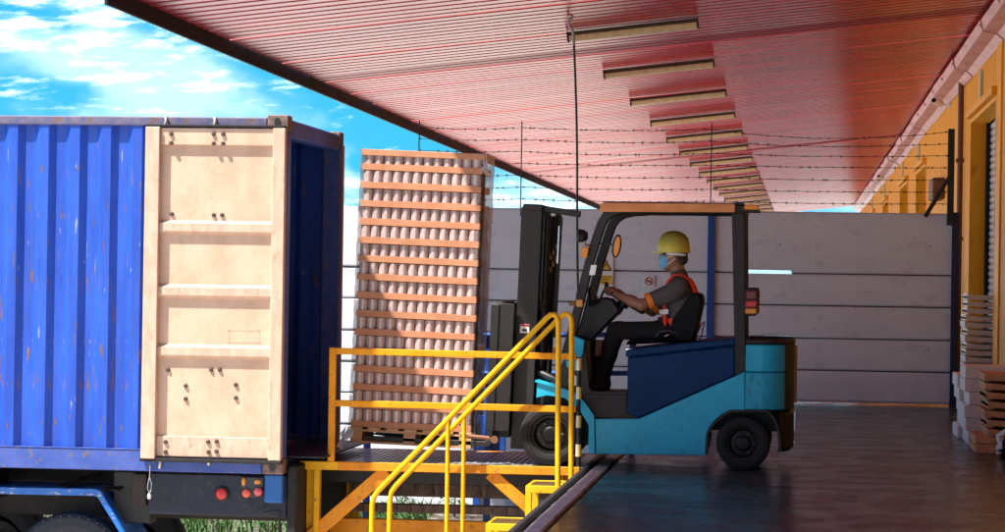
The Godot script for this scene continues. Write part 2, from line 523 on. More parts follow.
	mats.stripe_yellow = plain(lin(0.85, 0.60, 0.02), 0.35)
	mats.green_paint = plain(lin(0.05, 0.35, 0.10), 0.5)
	mats.cement = plain(lin(0.06, 0.055, 0.05), 0.8)

func cloud_sheet():
	var w := 2048
	var h := 512
	var fn = FastNoiseLite.new()
	fn.seed = 5; fn.frequency = 0.0055; fn.fractal_octaves = 6; fn.fractal_gain = 0.56
	fn.domain_warp_enabled = true; fn.domain_warp_amplitude = 46.0; fn.domain_warp_frequency = 0.008
	var fine = FastNoiseLite.new()
	fine.seed = 9; fine.frequency = 0.018; fine.fractal_octaves = 5; fine.fractal_gain = 0.6
	fine.domain_warp_enabled = true; fine.domain_warp_amplitude = 20.0; fine.domain_warp_frequency = 0.02
	var data = PackedByteArray()
	data.resize(w * h * 2)
	for y in h:
		for x in w:
			var u = x + y * 0.9
			var a = fn.get_noise_2d(u * 0.55, y * 1.5)
			var b = fine.get_noise_2d(u * 0.8, y * 2.2)
			var big = fn.get_noise_2d(x * 0.30 + 2210.0, y * 0.55 + 640.0)
			var q = clampf(0.06 + big * 0.5 + a * 0.5 + b * 1.0, 0.0, 1.0)
			q = q * q * (3.0 - 2.0 * q)
			var edge = minf(1.0, minf(minf(x, w - 1 - x) / 120.0, minf(h - 1 - y, 40.0) / 40.0))
			var i = (y * w + x) * 2
			data[i] = 255
			data[i + 1] = int(q * 150.0 * edge)
	var tex = ImageTexture.create_from_image(Image.create_from_data(w, h, false, Image.FORMAT_LA8, data))
	var m = StandardMaterial3D.new()
	m.albedo_texture = tex
	m.transparency = BaseMaterial3D.TRANSPARENCY_ALPHA
	m.roughness = 1.0
	m.metallic_specular = 0.0
	m.cull_mode = BaseMaterial3D.CULL_DISABLED
	var st = SurfaceTool.new()
	st.begin(Mesh.PRIMITIVE_TRIANGLES)
	var nseg := 24
	for i in nseg:
		var c = []
		for e in [i, i + 1]:
			var az = deg_to_rad(lerpf(-34.0, 14.0, float(e) / nseg))
			for t in [0.0, 1.0]:
				var r = 6000.0 + 500.0 * t
				c.append([Vector3(sin(az) * r, 40.0 + 900.0 * t, -cos(az) * r), Vector2(float(e) / nseg, 1.0 - t), Vector3(-sin(az) * 0.85, 0.5, cos(az) * 0.85).normalized()])
		for k in [0, 1, 3, 0, 3, 2]:
			st.set_normal(c[k][2]); st.set_uv(c[k][1]); st.add_vertex(c[k][0])
	var o = MeshInstance3D.new()
	o.mesh = st.commit()
	o.material_override = m
	o.name = "cloud"
	o.cast_shadow = GeometryInstance3D.SHADOW_CASTING_SETTING_ON
	add_child(o)
	tag(o, "thin white wispy clouds spread over the blue sky", "cloud", "", "stuff")

# whole sky: blue air with drifts of thin cloud all the way round
func sky_panorama():
	var w := 4096
	var h := 2048
	var fn = FastNoiseLite.new()
	fn.seed = 7776; fn.frequency = 0.9; fn.fractal_octaves = 6; fn.fractal_gain = 0.5
	fn.domain_warp_enabled = true; fn.domain_warp_amplitude = 0.5; fn.domain_warp_frequency = 0.5
	var data = PackedFloat32Array()
	data.resize(w * h * 3)
	data.fill(0.22)
	for y in range(0, h / 2, 2):
		# the lowest twelve degrees pixel by pixel, the rest in blocks of two
		var fine = y > h * 0.43
		for yy in ([y, y + 1] if fine else [y]):
			var el = (0.5 - (yy + 0.5) / h) * PI
			var s = sin(el)
			var t = pow(clampf(1.0 - s, 0.0, 1.0), 4.0)
			var r = lerpf(0.010, 0.017, t)
			var g = lerpf(0.105, 0.158, t)
			var b = lerpf(0.218, 0.240, t)
			var k = cos(el) / (s + 0.22)
			for x in range(0, w, 1 if fine else 2):
				var az = TAU * x / w
				var q = clampf(0.40 + fn.get_noise_2d(cos(az) * k * 1.6, sin(az) * k * 3.2) * 1.7, 0.0, 1.0)
				q = q * q * (3.0 - 2.0 * q) * 0.17
				var i = (yy * w + x) * 3
				var cr = lerpf(r, 0.90, q)
				var cg = lerpf(g, 0.90, q)
				var cb = lerpf(b, 0.92, q)
				data[i] = cr; data[i + 1] = cg; data[i + 2] = cb
				if not fine:
					data[i + 3] = cr; data[i + 4] = cg; data[i + 5] = cb
					i += w * 3
					data[i] = cr; data[i + 1] = cg; data[i + 2] = cb
					data[i + 3] = cr; data[i + 4] = cg; data[i + 5] = cb
	return ImageTexture.create_from_image(Image.create_from_data(w, h, false, Image.FORMAT_RGBF, data.to_byte_array()))

# ---------------------------------------------------------------- setting
func roof_y(x): return 4.95 + (x - 2.5) * 0.112

func sheet_mesh(x0, x1):
	var mb = MB.new()
	var prof = []
	for k in 3:
		var z = -0.5 + k / 3.0
		prof.append_array([V2(z, 0.0), V2(z + 0.225, 0.0), V2(z + 0.258, 0.042), V2(z + 0.300, 0.042)])
	prof.append(V2(0.5, 0.0))
	var a = Vector3(x0, roof_y(x0) , 0)
	var b = Vector3(x1, roof_y(x1), 0)
	for i in prof.size() - 1:
		var o0 = Vector3(0, prof[i].y, prof[i].x)
		var o1 = Vector3(0, prof[i + 1].y, prof[i + 1].x)
		mb.face(a + o0, b + o0, b + o1, a + o1, Vector3.DOWN)
	return mb.mesh()

func build_setting():
	var rng = RandomNumberGenerator.new()
	rng.seed = 77
	# yard
	var mb = MB.new()
	mb.quad(V(-1500, YARD, 600), V(1500, YARD, 600), V(1500, YARD, -4500), V(-1500, YARD, -4500), Vector3.UP)
	tag(obj(mb, "yard_ground", mats.yard), "pale concrete yard below the dock", "ground", "", "structure")
	# dock slab
	mb = MB.new()
	mb.span(V(-1.47, YARD - 0.1, 12), V(2.6, 0.0, -120))
	var dock = tag(obj(mb, "dock_floor", mats.floor), "dark polished concrete dock floor", "floor", "", "structure")
	mb = MB.new()
	mb.span(V(-1.69, YARD - 0.1, 12), V(-1.472, -0.035, -120))
	obj(mb, "edge_footing", mats.cement, dock)
	mb = MB.new()
	mb.span(V(-1.70, -0.16, 12), V(-1.66, 0.006, -40), 0.006)
	obj(mb, "steel_nosing", mats.steel_dark, dock)
	mb = MB.new()
	mb.box(Vector3.ZERO, V(0.105, 0.034, 0.296), 0.006)
	var pm = mb.mesh()
	for i in 62:
		inst(pm, "edge_plate", mats.steel, dock, Transform3D(Basis(Vector3.UP, rng.randf_range(-0.012, 0.012)), V(-1.565 + rng.randf_range(-0.003, 0.003), -0.016 + rng.randf_range(-0.003, 0.003), -12.0 - i * 0.305)))

	# canopy roof
	var roof = thing("canopy_roof", V(2.5, 4.95, -60), "long red corrugated metal canopy roof over the dock", "roof")
	# the eave runs 0.0099 m further out with each metre along the dock
	var long_sheet = sheet_mesh(-6.10, 3.45)
	var unseen_cut_sheet = sheet_mesh(-3.45, 2.48)  # unseen near section, cut back so sun reaches container and load
	for i in 96:
		var z = -22.8 - i
		var out = -0.0099 * (-z - 23.0)
		inst(long_sheet, "roof_sheet", mats.roof_lap if i in [10, 38] else mats.roof[rng.randi() % 4], roof, Transform3D(Basis(Vector3.BACK, rng.randf_range(-0.0006, 0.0006)), V(out + rng.randf_range(-0.02, 0.02), out * 0.112 + rng.randf_range(-0.0015, 0.0015), z)))
	for i in 32:
		inst(unseen_cut_sheet, "roof_sheet", mats.roof[rng.randi() % 4], roof, Transform3D(Basis(), V(0, rng.randf_range(-0.004, 0.004), 9.2 - i)))
	for i in 32:
		var za = -22.3 - i * 3.0
		var zb = za - 2.995
		var xa = -6.125 - 0.0099 * (-za - 23.0)
		var xb = -6.125 - 0.0099 * (-zb - 23.0)
		mb = MB.new()
		mb.bar(V(xa, roof_y(xa) - 0.05, za), V(xb, roof_y(xb) - 0.05, zb), 0.035, 0.20, Vector3.UP, 0.006)
		obj(mb, "eave_fascia", mats.gutter, roof)
	mb = MB.new()
	mb.span(V(-3.59, roof_y(-3.45) - 0.13, 9.7), V(-3.45, roof_y(-3.45) + 0.06, -22.2), 0.01)
	obj(mb, "unseen_eave_gutter", mats.gutter, roof)  # edge of the unseen section, set back to let sun in
	mb = MB.new()
	mb.bar(V(-6.1, roof_y(-6.1), -22.26), V(-3.45, roof_y(-3.45), -22.26), 0.05, 0.16, Vector3.UP)
	obj(mb, "added_step_trim", mats.gutter, roof)  # closes the step added where the unseen section is cut back
	# pale flashing where the roof meets the wall, in lengths
	mb = MB.new()
	var fl = [V2(-0.30, 4.86 - 4.95), V2(-0.27, 4.72 - 4.95), V2(-0.10, 4.68 - 4.95), V2(-0.005, 4.60 - 4.95)]
	for i in 3:
		var a = fl[i]
		var b = fl[i + 1]
		mb.face(V(a.x, a.y, 1.49), V(b.x, b.y, 1.49), V(b.x, b.y, -1.49), V(a.x, a.y, -1.49), V(-1, -1, 0))
	mb.tube([V(-0.285, -0.16, 1.49), V(-0.285, -0.16, 1.46)], 0.03, 6)
	var fm = mb.mesh()
	for i in 42:
		inst(fm, "flashing", mats.flashing, roof, Transform3D(Basis(Vector3.RIGHT, rng.randf_range(-0.004, 0.004)), V(2.5 + rng.randf_range(-0.012, 0.012), 4.95 + rng.randf_range(-0.012, 0.012), 7.0 - i * 3.0)))

	build_facade(rng)
	build_wall(rng)

func ribbed(mb, z0, z1, y0, y1):
	# vertical ribs on the facade, x = 2.5 outwards
	var p = []
	var z = z0
	while z > z1 + 0.001:
		var e = max(z - 0.25, z1)
		p.append_array([V2(z, 0.0), V2(lerp(z, e, 0.62), 0.0), V2(lerp(z, e, 0.70), 0.02), V2(lerp(z, e, 0.92), 0.02)])
		z = e
	p.append(V2(z1, 0.0))
	for i in p.size() - 1:
		mb.face(V(2.5 + p[i].y, y0, p[i].x), V(2.5 + p[i + 1].y, y0, p[i + 1].x), V(2.5 + p[i + 1].y, y1, p[i + 1].x), V(2.5 + p[i].y, y1, p[i].x), Vector3.LEFT)

func build_facade(rng):
	var b = thing("warehouse", V(2.5, 0, -60), "orange ribbed metal warehouse with tall roller doors along the dock", "building")
	var doors = [[2.0, -3.0], [-14.0, -19.0], [-34.4, -39.5], [-54.2, -58.4], [-63.4, -68.0], [-78.0, -82.5], [-92.0, -96.5]]
	var z = 12.0
	for d in doors:
		var mb = MB.new()
		ribbed(mb, z, d[0], 0.0, 5.3)
		obj(mb, "wall_cladding", mats.facade, b)
		mb = MB.new()
		ribbed(mb, d[0], d[1], 3.95, 5.3)
		obj(mb, "wall_cladding", mats.facade, b)
		z = d[1]
		# door: reveal, hood, guides, slats
		mb = MB.new()
		mb.span(V(2.47, 0, d[1]), V(2.74, 3.95, d[1] - 0.06), 0.004)
		mb.span(V(2.47, 0, d[0] + 0.06), V(2.74, 3.95, d[0]), 0.004)
		mb.span(V(2.47, 3.90, d[0]), V(2.74, 3.96, d[1]), 0.004)
		var fr = obj(mb, "door_frame", mats.facade, b)
		mb = MB.new()
		mb.span(V(2.40, 3.97, d[0] + 0.15), V(2.52, 4.07, d[1] - 0.15), 0.006)
		obj(mb, "door_hood", mats.facade, fr)
		mb = MB.new()
		mb.span(V(2.70, 0, d[1] + 0.10), V(2.80, 3.9, d[1]), 0.004)
		mb.span(V(2.70, 0, d[0]), V(2.80, 3.9, d[0] - 0.10), 0.004)
		obj(mb, "door_guide", mats.gutter, fr)
		var rd = Node3D.new()
		rd.name = "roller_door"
		b.add_child(rd, true)
		base_of[rd] = base_of[b]
		mb = MB.new()
		var L = d[0] - d[1] - 0.16
		var seg = []
		for k in 6:
			var t = k / 5.0
			seg.append(V2(-0.022 * sin(PI * t), (t - 0.5) * 0.098))
		for k in 5:
			mb.face(V(seg[k].x, seg[k].y, L * 0.5), V(seg[k + 1].x, seg[k + 1].y, L * 0.5), V(seg[k + 1].x, seg[k + 1].y, -L * 0.5), V(seg[k].x, seg[k].y, -L * 0.5), Vector3.LEFT)
		var sm = mb.mesh()
		if d[0] < -20.0 and d[0] > -60.0:
			for k in 39:
				inst(sm, "slat", mats.slat, rd, Transform3D(Basis(), V(2.78, 0.05 + k * 0.1, (d[0] + d[1]) * 0.5)))
		mb = MB.new()
		mb.span(V(2.80, 0, d[0] - 0.02), V(2.83, 3.95, d[1] + 0.02))
		obj(mb, "curtain_backing", mats.slat, rd)
		# narrow pale sign plate over the door
		mb = MB.new()
		mb.span(V(2.455, 4.1, d[0] - 2.9), V(2.498, 4.53, d[0] - 3.15), 0.004)
		obj(mb, "sign_plate", mats.sign_green, b)
	var mb2 = MB.new()
	ribbed(mb2, z, -118.5, 0.0, 5.3)
	obj(mb2, "wall_cladding", mats.facade, b)
	mb2 = MB.new()
	mb2.span(V(2.84, -0.5, 12), V(2.95, 5.3, -118.5))
	obj(mb2, "inner_wall", mats.facade, b)
	mb2 = MB.new()
	mb2.tube([V(2.44, 4.78, -41.5), V(2.44, 4.0, -41.45), V(2.44, 0.05, -41.45)], 0.045, 10)
	for y in [0.9, 2.17, 3.4]:
		mb2.span(V(2.37, y, -41.38), V(2.5, y + 0.06, -41.52), 0.004)
	obj(mb2, "downpipe", mats.brown, b)
	mb2 = MB.new()
	mb2.span(V(2.28, 3.0, -46.9), V(2.5, 3.38, -48.4), 0.02)
	obj(mb2, "electric_box", mats.brown, b)
	mb2 = MB.new()
	mb2.span(V(2.475, 0.0, -33.6), V(2.5, 4.6, -34.32), 0.006)
	obj(mb2, "corner_post", mats.facade, b)

	# security cameras
	for p in [[-45.4, "white security camera under the flashing close to the downpipe"], [-78.0, "small white security camera far along the orange wall"]]:
		var at = V(2.46, 4.60, p[0])
		var c = thing("security_camera", at, p[1], "camera")
		var m = MB.new()
		m.xf = Transform3D(Basis(Vector3.UP, -0.55) * Basis(Vector3.RIGHT, -0.2), at + V(-0.20, 0.02, 0.05))
		m.lathe([V2(0, -0.16), V2(0.055, -0.16), V2(0.06, -0.14), V2(0.06, 0.10), V2(0.05, 0.12), V2(0.04, 0.11), V2(0, 0.11)], Vector3.ZERO, Vector3.BACK, 14)
		obj(m, "housing", mats.white, c)
		m = MB.new()
		m.xf = Transform3D(Basis(Vector3.UP, -0.55) * Basis(Vector3.RIGHT, -0.2), at + V(-0.20, 0.02, 0.05))
		m.lathe([V2(0, 0.116), V2(0.042, 0.116), V2(0.045, 0.09)], Vector3.ZERO, Vector3.BACK, 14)
		obj(m, "lens", mats.lens, c)
		m = MB.new()
		m.tube([at + V(-0.18, 0.0, 0.0), at + V(-0.08, -0.03, 0.0), at + V(0.03, -0.03, 0)], 0.022, 8)
		m.lathe([V2(0.06, 0), V2(0.06, 0.03), V2(0, 0.03)], at + V(0.04, -0.03, 0), Vector3.LEFT, 12)
		obj(m, "bracket", mats.white, c)

func build_wall(rng):
	var w = thing("concrete_wall", V(0, YARD, -32.05), "grey precast concrete plank wall with blue steel posts across the dock", "wall")
	var posts = [-12.6, -9.72, -6.84, -3.97, -1.115, 1.84]
	var hs = [-1.47, -1.10, -0.74, -0.37, 0.02, 0.41, 0.80, 1.20, 1.59, 2.345]
	for bi in posts.size() - 1:
		var x0 = posts[bi] + 0.02
		var x1 = posts[bi + 1] - 0.02
		for c in hs.size() - 1:
			if bi == 4 and c < 4:
				continue
			var y0 = hs[c] + 0.008
			var y1 = hs[c + 1] - 0.008 if c < 8 else hs[c + 1]
			var dz = rng.randf_range(-0.006, 0.006)
			var poly = [V2(x0, y0), V2(x1, y0), V2(x1, y1), V2(x0, y1)]
			if bi == 4 and c == 8:
				poly = [V2(x0, y0), V2(-0.84, y0), V2(-0.82, y0 + 0.030), V2(-0.15, y0 + 0.026), V2(-0.13, y0), V2(x1, y0), V2(x1, y1), V2(x0, y1)]
			if bi == 4 and c == 6:
				poly = [V2(x0, y0), V2(-0.50, y0), V2(-0.48, y0 + 0.016), V2(-0.14, y0 + 0.014), V2(-0.12, y0), V2(x1, y0), V2(x1, y1), V2(x0, y1)]
			var mb = MB.new()
			mb.prism(poly, -32.10 + dz, -32.0 + dz, 0.020)
			obj(mb, "concrete_plank", mats.concrete[rng.randi() % 4], w)
			# mortar bedding under the plank, left out where it has fallen away
			if c == 0 or (bi == 4 and c == 4):
				continue
			var runs = [[x0, x1]]
			if bi == 4 and c == 8: runs = [[x0, -0.84], [-0.13, x1]]
			if bi == 4 and c == 6: runs = [[x0, -0.50], [-0.12, x1]]
			for q in runs:
				mb = MB.new()
				mb.span(V(q[0], hs[c] - 0.010, -32.052), V(q[1], hs[c] + 0.010, -32.085))
				obj(mb, "mortar_bed", mats.cement, w)
	for i in posts.size():
		var x = posts[i]
		var lo = YARD if x < -1.7 else 0.0
		var mb = MB.new()
		# rolled H section
		mb.span(V(x - 0.045, lo, -31.975), V(x + 0.045, 2.36, -31.985 + 0.03), 0.003)
		mb.span(V(x - 0.045, lo, -32.145), V(x + 0.045, 2.36, -32.125), 0.003)
		mb.span(V(x - 0.005, lo, -32.125), V(x + 0.005, 2.36, -31.985))
		obj(mb, "post", mats.dark_post if i == 5 else mats.blue_post, w)
	# barbed wire
	var f = thing("barbed_wire_fence", V(-1.1, 2.35, -31.98), "barbed wire strands on thin posts along the top of the concrete wall", "fence")
	var px = [-4.75, -3.47, -1.13, 1.77]
	for i in px.size():
		var mb = MB.new()
		if i == 3:
			mb.span(V(1.73, 2.2, -31.96), V(1.81, 3.37, -31.90), 0.004)
		else:
			mb.tube([V(px[i], 2.25, -31.93), V(px[i], 3.42, -31.93)], 0.008, 6)
		obj(mb, "post", mats.black_steel, f)
	var mbs = MB.new()
	mbs.bar(V(1.47, 2.30, -31.93), V(1.76, 2.80, -31.93), 0.05, 0.04, Vector3.BACK)
	obj(mbs, "strut", mats.black_steel, f)
	for s in 7:
		var y = 3.34 - s * 0.147
		var mb = MB.new()
		for i in px.size() - 1:
			var sag = rng.randf_range(0.01, 0.035)
			if i == 2:
				sag = [0.10, 0.05, 0.025, 0.012, 0.018, 0.015, 0.012][s]
			var pts = []
			var nseg = 14
			for k in nseg + 1:
				var t = float(k) / nseg
				pts.append(V(lerp(px[i], px[i + 1], t), y - 4.0 * sag * t * (1.0 - t) + rng.randf_range(-0.004, 0.004), -31.92))
			mb.tube(pts, 0.0032, 4, false)
			var nb = int((px[i + 1] - px[i]) / 0.125)
			for k in nb:
				var t = (k + rng.randf_range(0.1, 0.9)) / nb
				var c = V(lerp(px[i], px[i + 1], t), y - 4.0 * sag * t * (1.0 - t), -31.92)
				for q in 2:
					var d = Vector3(rng.randf_range(-0.4, 0.4), rng.randf_range(-1, 1), rng.randf_range(-1, 1)).normalized() * 0.02
					mb.tube([c - d + V(0.006 * q, 0, 0), c + d + V(0.006 * q, 0, 0)], 0.0035, 3, false)
				mb.tube([c - V(0.014, 0, 0), c + V(0.014, 0, 0)], 0.0065, 5)
		obj(mb, "wire_strand", mats.wire, f)
	# signs on the wall
	var at = V(-2.415, 1.35, -31.98)
	var sg = thing("warning_sign", at, "tall white warning board with a yellow triangle fixed to the concrete wall", "sign")
	var m = MB.new()
	m.span(V(-2.515, 1.35, -31.99), V(-2.315, 1.81, -31.975), 0.003)
	obj(m, "board", mats.white, sg)
	m = MB.new()
	m.prism([V2(-2.50, 1.585), V2(-2.33, 1.585), V2(-2.415, 1.735)], -31.975, -31.970)
	obj(m, "triangle", mats.black_paint, sg)
	m = MB.new()
	m.prism([V2(-2.472, 1.603), V2(-2.358, 1.603), V2(-2.415, 1.702)], -31.970, -31.966)
	obj(m, "triangle_field", mats.yellow_sign, sg)
	m = MB.new()
	m.prism([V2(-2.412, 1.69), V2(-2.427, 1.65), V2(-2.415, 1.65), V2(-2.422, 1.612), V2(-2.402, 1.66), V2(-2.414, 1.66)], -31.966, -31.963)
	obj(m, "bolt_symbol", mats.black_paint, sg)
	m = MB.new()
	m.span(V(-2.50, 1.42, -31.975), V(-2.33, 1.53, -31.970))
	obj(m, "text_panel", mats.yellow_sign, sg)
	m = MB.new()
	for k in 3:
		m.span(V(-2.485, 1.505 - k * 0.03, -31.970), V(-2.345 - 0.02 * k, 1.513 - k * 0.03, -31.967))
	obj(m, "text_lines", mats.black_paint, sg)
	at = V(-1.875, 1.40, -31.98)
	sg = thing("no_smoking_sign", at, "small white no smoking sign with a red ring on the wall", "sign")
	m = MB.new()
	m.span(V(-1.945, 1.395, -31.99), V(-1.805, 1.53, -31.975), 0.002)
	obj(m, "plate", mats.white, sg)
	m = MB.new()
	var rp = []
	for k in 25:
		rp.append(V(-1.875 + cos(TAU * k / 24) * 0.045, 1.465 + sin(TAU * k / 24) * 0.045, -31.972))
	m.tube(rp, 0.006, 5, false)
	m.bar(V(-1.907, 1.497, -31.968), V(-1.843, 1.433, -31.968), 0.010, 0.004, Vector3.BACK, 0.0)
	obj(m, "red_ring", mats.red_paint, sg)
	m = MB.new()
	m.span(V(-1.905, 1.458, -31.975), V(-1.855, 1.470, -31.971))
	m.span(V(-1.85, 1.458, -31.975), V(-1.845, 1.490, -31.971))
	obj(m, "cigarette", mats.black_paint, sg)

# ---------------------------------------------------------------- lamps and cord
func build_lamps():
	var sl = Basis(Vector3.BACK, atan(0.112))
	var cy = roof_y(-2.0)
	for i in 16:
		var z = -30.05 - i * 5.55
		var at = V(-2.0, cy - 0.02, z)
		var t = thing("tube_light", at, "cream unlit tube light under the red canopy, %s from the hanging cord" % ORD[i], "light fitting", "tube lights in a row under the canopy")
		var x = Transform3D(sl, at)
		var mb = MB.new()
		mb.xf = x
		mb.span(V(-0.745, -0.045, -0.06), V(0.745, 0.0, 0.06), 0.008)
		obj(mb, "housing", mats.housing, t)
		mb = MB.new()
		mb.xf = x
		mb.prism([V2(-0.06, -0.045), V2(-0.07, -0.07), V2(-0.05, -0.115), V2(0.05, -0.115), V2(0.07, -0.07), V2(0.06, -0.045)], -0.74, 0.74, 0.0, 0.6)
		# turn: the prism runs along z, the lamp along x
		for k in mb.v.size():
			var q = x.affine_inverse() * mb.v[k]
			mb.v[k] = x * Vector3(q.z, q.y, -q.x)
			var nn = sl.inverse() * mb.n[k]
			mb.n[k] = sl * Vector3(nn.z, nn.y, -nn.x)
		obj(mb, "diffuser", mats.diffuser, t)
		for s in [-1, 1]:
			mb = MB.new()
			mb.xf = x
			mb.span(V(s * 0.742, -0.12, -0.075), V(s * 0.765, 0.008, 0.075), 0.01)
			obj(mb, "end_cap", mats.housing, t)
	# cord hanging from a hook
	var top = V(-2.55, roof_y(-2.55), -28.6)
	var t = thing("hanging_cord", top, "black cord hanging straight down from a hook under the canopy", "cord")
	var mb = MB.new()
	mb.tube([top + V(0, 0.03, 0), top + V(-0.03, -0.04, 0), top + V(-0.06, -0.02, 0), top + V(-0.05, -0.10, 0), top + V(0.0, -0.20, 0), top + V(0.005, -0.32, 0)], 0.016, 8)
	obj(mb, "hook", mats.steel, t)
	mb = MB.new()
	var pts = []
	for k in 13:
		var q = k / 12.0
		pts.append(top + V(0.005 + 0.10 * q + 0.012 * sin(q * 5.0), -0.30 - 2.75 * q, 0.0))
	mb.tube(pts, 0.013, 7)
	obj(mb, "cable", mats.black_paint, t)
	mb = MB.new()
	mb.lathe([V2(0, 0.0), V2(0.022, 0.005), V2(0.026, 0.05), V2(0.02, 0.11), V2(0, 0.115)], pts[12] + V(0, -0.10, 0), Vector3.UP, 10)
	obj(mb, "weight", mats.black_paint, t)

# ---------------------------------------------------------------- container on its trailer
const CF := -19.86     # near side of the container
const CB := -22.30
const CR := -3.985     # open rear end
const CL := -10.05

func corrugated(mb, x0, x1, z, out, y0, y1):
	var p = []
	var x = x0
	while x > x1:
		p.append_array([V2(x, 0.0), V2(x - 0.072, 0.0), V2(x - 0.120, -0.040), V2(x - 0.195, -0.040)])
		x -= 0.250
	p.append(V2(x, 0.0))
	for i in p.size() - 1:
		mb.face(V(p[i].x, y0, z + out * p[i].y), V(p[i + 1].x, y0, z + out * p[i + 1].y), V(p[i + 1].x, y1, z + out * p[i + 1].y), V(p[i].x, y1, z + out * p[i].y), V(0, 0, out))

func casting(c, at, sx, sy, sz):
	var mb = MB.new()
	# solid block; a black disc paints the dark of its oval opening
	mb.span(at, at + V(-0.165, 0.118 * sy, -0.162 * sz), 0.008)
	var o = obj(mb, "corner_casting", mats.casting, c)
	mb = MB.new()
	var e = []
	for k in 20:
		e.append(V2(at.x - 0.085 + 0.026 * cos(TAU * k / 20), at.y + 0.06 * sy + 0.038 * sin(TAU * k / 20)))
	mb.prism(e, at.z + 0.004 * sz, at.z - 0.05 * sz)
	obj(mb, "hole_shade", mats.black_paint, o)

func build_container():
	var c = thing("shipping_container", V(CR, -0.07, (CF + CB) * 0.5), "scuffed blue shipping container with its rear end open to the bridge", "container")
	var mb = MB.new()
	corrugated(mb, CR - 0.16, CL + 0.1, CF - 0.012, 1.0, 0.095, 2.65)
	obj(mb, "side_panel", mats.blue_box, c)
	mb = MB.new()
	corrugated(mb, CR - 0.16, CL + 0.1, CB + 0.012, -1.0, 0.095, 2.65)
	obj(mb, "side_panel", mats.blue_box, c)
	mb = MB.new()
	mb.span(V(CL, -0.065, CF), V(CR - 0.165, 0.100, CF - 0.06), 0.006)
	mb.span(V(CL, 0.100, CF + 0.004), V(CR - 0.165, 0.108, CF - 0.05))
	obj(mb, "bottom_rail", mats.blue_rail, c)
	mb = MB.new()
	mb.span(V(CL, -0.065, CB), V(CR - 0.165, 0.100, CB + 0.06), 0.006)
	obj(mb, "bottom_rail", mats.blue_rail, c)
	for zz in [[CF, -0.07], [CB, 0.07]]:
		mb = MB.new()
		mb.span(V(CL, 2.635, zz[0]), V(CR - 0.165, 2.705, zz[0] + zz[1]), 0.008)
		obj(mb, "top_rail", mats.top_rail, c)
	mb = MB.new()
	mb.span(V(CL, 2.67, CF - 0.06), V(CR - 0.02, 2.695, CB + 0.06))
	obj(mb, "roof_panel", mats.top_rail, c)
	mb = MB.new()
	mb.span(V(CL, 0.02, CF - 0.06), V(CR - 0.02, 0.05, CB + 0.06))
	obj(mb, "floor", mats.timber, c)
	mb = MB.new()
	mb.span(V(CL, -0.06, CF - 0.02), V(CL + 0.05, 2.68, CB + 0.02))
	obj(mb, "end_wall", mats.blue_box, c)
	# rear frame
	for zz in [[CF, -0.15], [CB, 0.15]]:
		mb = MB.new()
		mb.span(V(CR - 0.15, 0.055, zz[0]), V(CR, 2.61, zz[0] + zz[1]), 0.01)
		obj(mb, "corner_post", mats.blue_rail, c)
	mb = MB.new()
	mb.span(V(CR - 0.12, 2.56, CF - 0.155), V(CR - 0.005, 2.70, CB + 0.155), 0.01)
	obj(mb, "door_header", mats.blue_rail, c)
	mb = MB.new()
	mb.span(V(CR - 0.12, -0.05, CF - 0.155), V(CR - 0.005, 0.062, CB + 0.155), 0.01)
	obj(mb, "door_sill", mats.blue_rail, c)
	casting(c, V(CR + 0.004, 2.608, CF + 0.006), 1, 1, 1)
	casting(c, V(CR + 0.004, 0.053, CF + 0.006), 1, -1, 1)
	casting(c, V(CR + 0.004, 2.608, CB - 0.006), 1, 1, -1)
	casting(c, V(CR + 0.004, 0.053, CB - 0.006), 1, -1, -1)
	# small lashing hooks on the rails
	for h in [[-4.952, 2.672, 1], [-4.562, 2.668, 1], [-4.955, 0.0, -1], [-4.565, 0.035, -1]]:
		mb = MB.new()
		mb.tube([V(h[0], h[1] + 0.03, CF), V(h[0], h[1] + 0.03, CF + 0.02), V(h[0] + 0.006, h[1], CF + 0.03), V(h[0] - 0.004, h[1] - 0.035, CF + 0.02), V(h[0] - 0.004, h[1] - 0.035, CF)], 0.010, 6)
		obj(mb, "lashing_hook", mats.hook_cream, c)
	# near door swung flat against the side, its inner face outwards
	var d0 = CF + 0.02
	var d1 = CF + 0.085
	mb = MB.new()
	mb.span(V(-5.06, 0.055, d0), V(-4.0, 2.615, d1 - 0.045))
	var door = obj(mb, "door", mats.peach, c)
	door.set_meta("label", "peach painted container door swung flat against the side")
	mb = MB.new()
	mb.span(V(-5.09, 0.040, d0), V(-4.975, 2.62, d1 + 0.02), 0.006)
	obj(mb, "stile", mats.peach_frame, door)
	mb = MB.new()
	mb.span(V(-4.085, 0.045, d0), V(-3.985, 2.62, d1 + 0.005), 0.006)
	obj(mb, "stile", mats.peach_frame, door)
	mb = MB.new()
	mb.span(V(-4.975, 2.482, d0), V(-4.085, 2.615, d1 - 0.012), 0.004)
	obj(mb, "rail", mats.peach, door)
	for y in [[1.80, 1.885], [1.303, 1.388], [0.836, 0.921]]:
		mb = MB.new()
		# hat-section stiffener with sloped shoulders
		mb.xf = Transform3D(Basis(Vector3.BACK, Vector3.UP, Vector3.LEFT), V(0, 0, 0))
		mb.prism([V2(d0, y[0] - 0.015), V2(d1 - 0.045, y[0] - 0.015), V2(d1 - 0.008, y[0] + 0.012), V2(d1 - 0.008, y[1] - 0.012), V2(d1 - 0.045, y[1] + 0.012), V2(d0, y[1] + 0.012)], 4.085, 4.975, 0.0)
		obj(mb, "rail", mats.peach_frame, door)
	mb = MB.new()
	mb.span(V(-4.975, 0.06, d0), V(-4.085, 0.218, d1 - 0.025), 0.004)
	obj(mb, "rail", mats.peach_frame, door)
	mb = MB.new()
	mb.span(V(-5.10, 0.018, d0 - 0.01), V(-3.98, 0.046, d1 + 0.01), 0.004)
	obj(mb, "bottom_seal", mats.rubber, door)
	mb = MB.new()
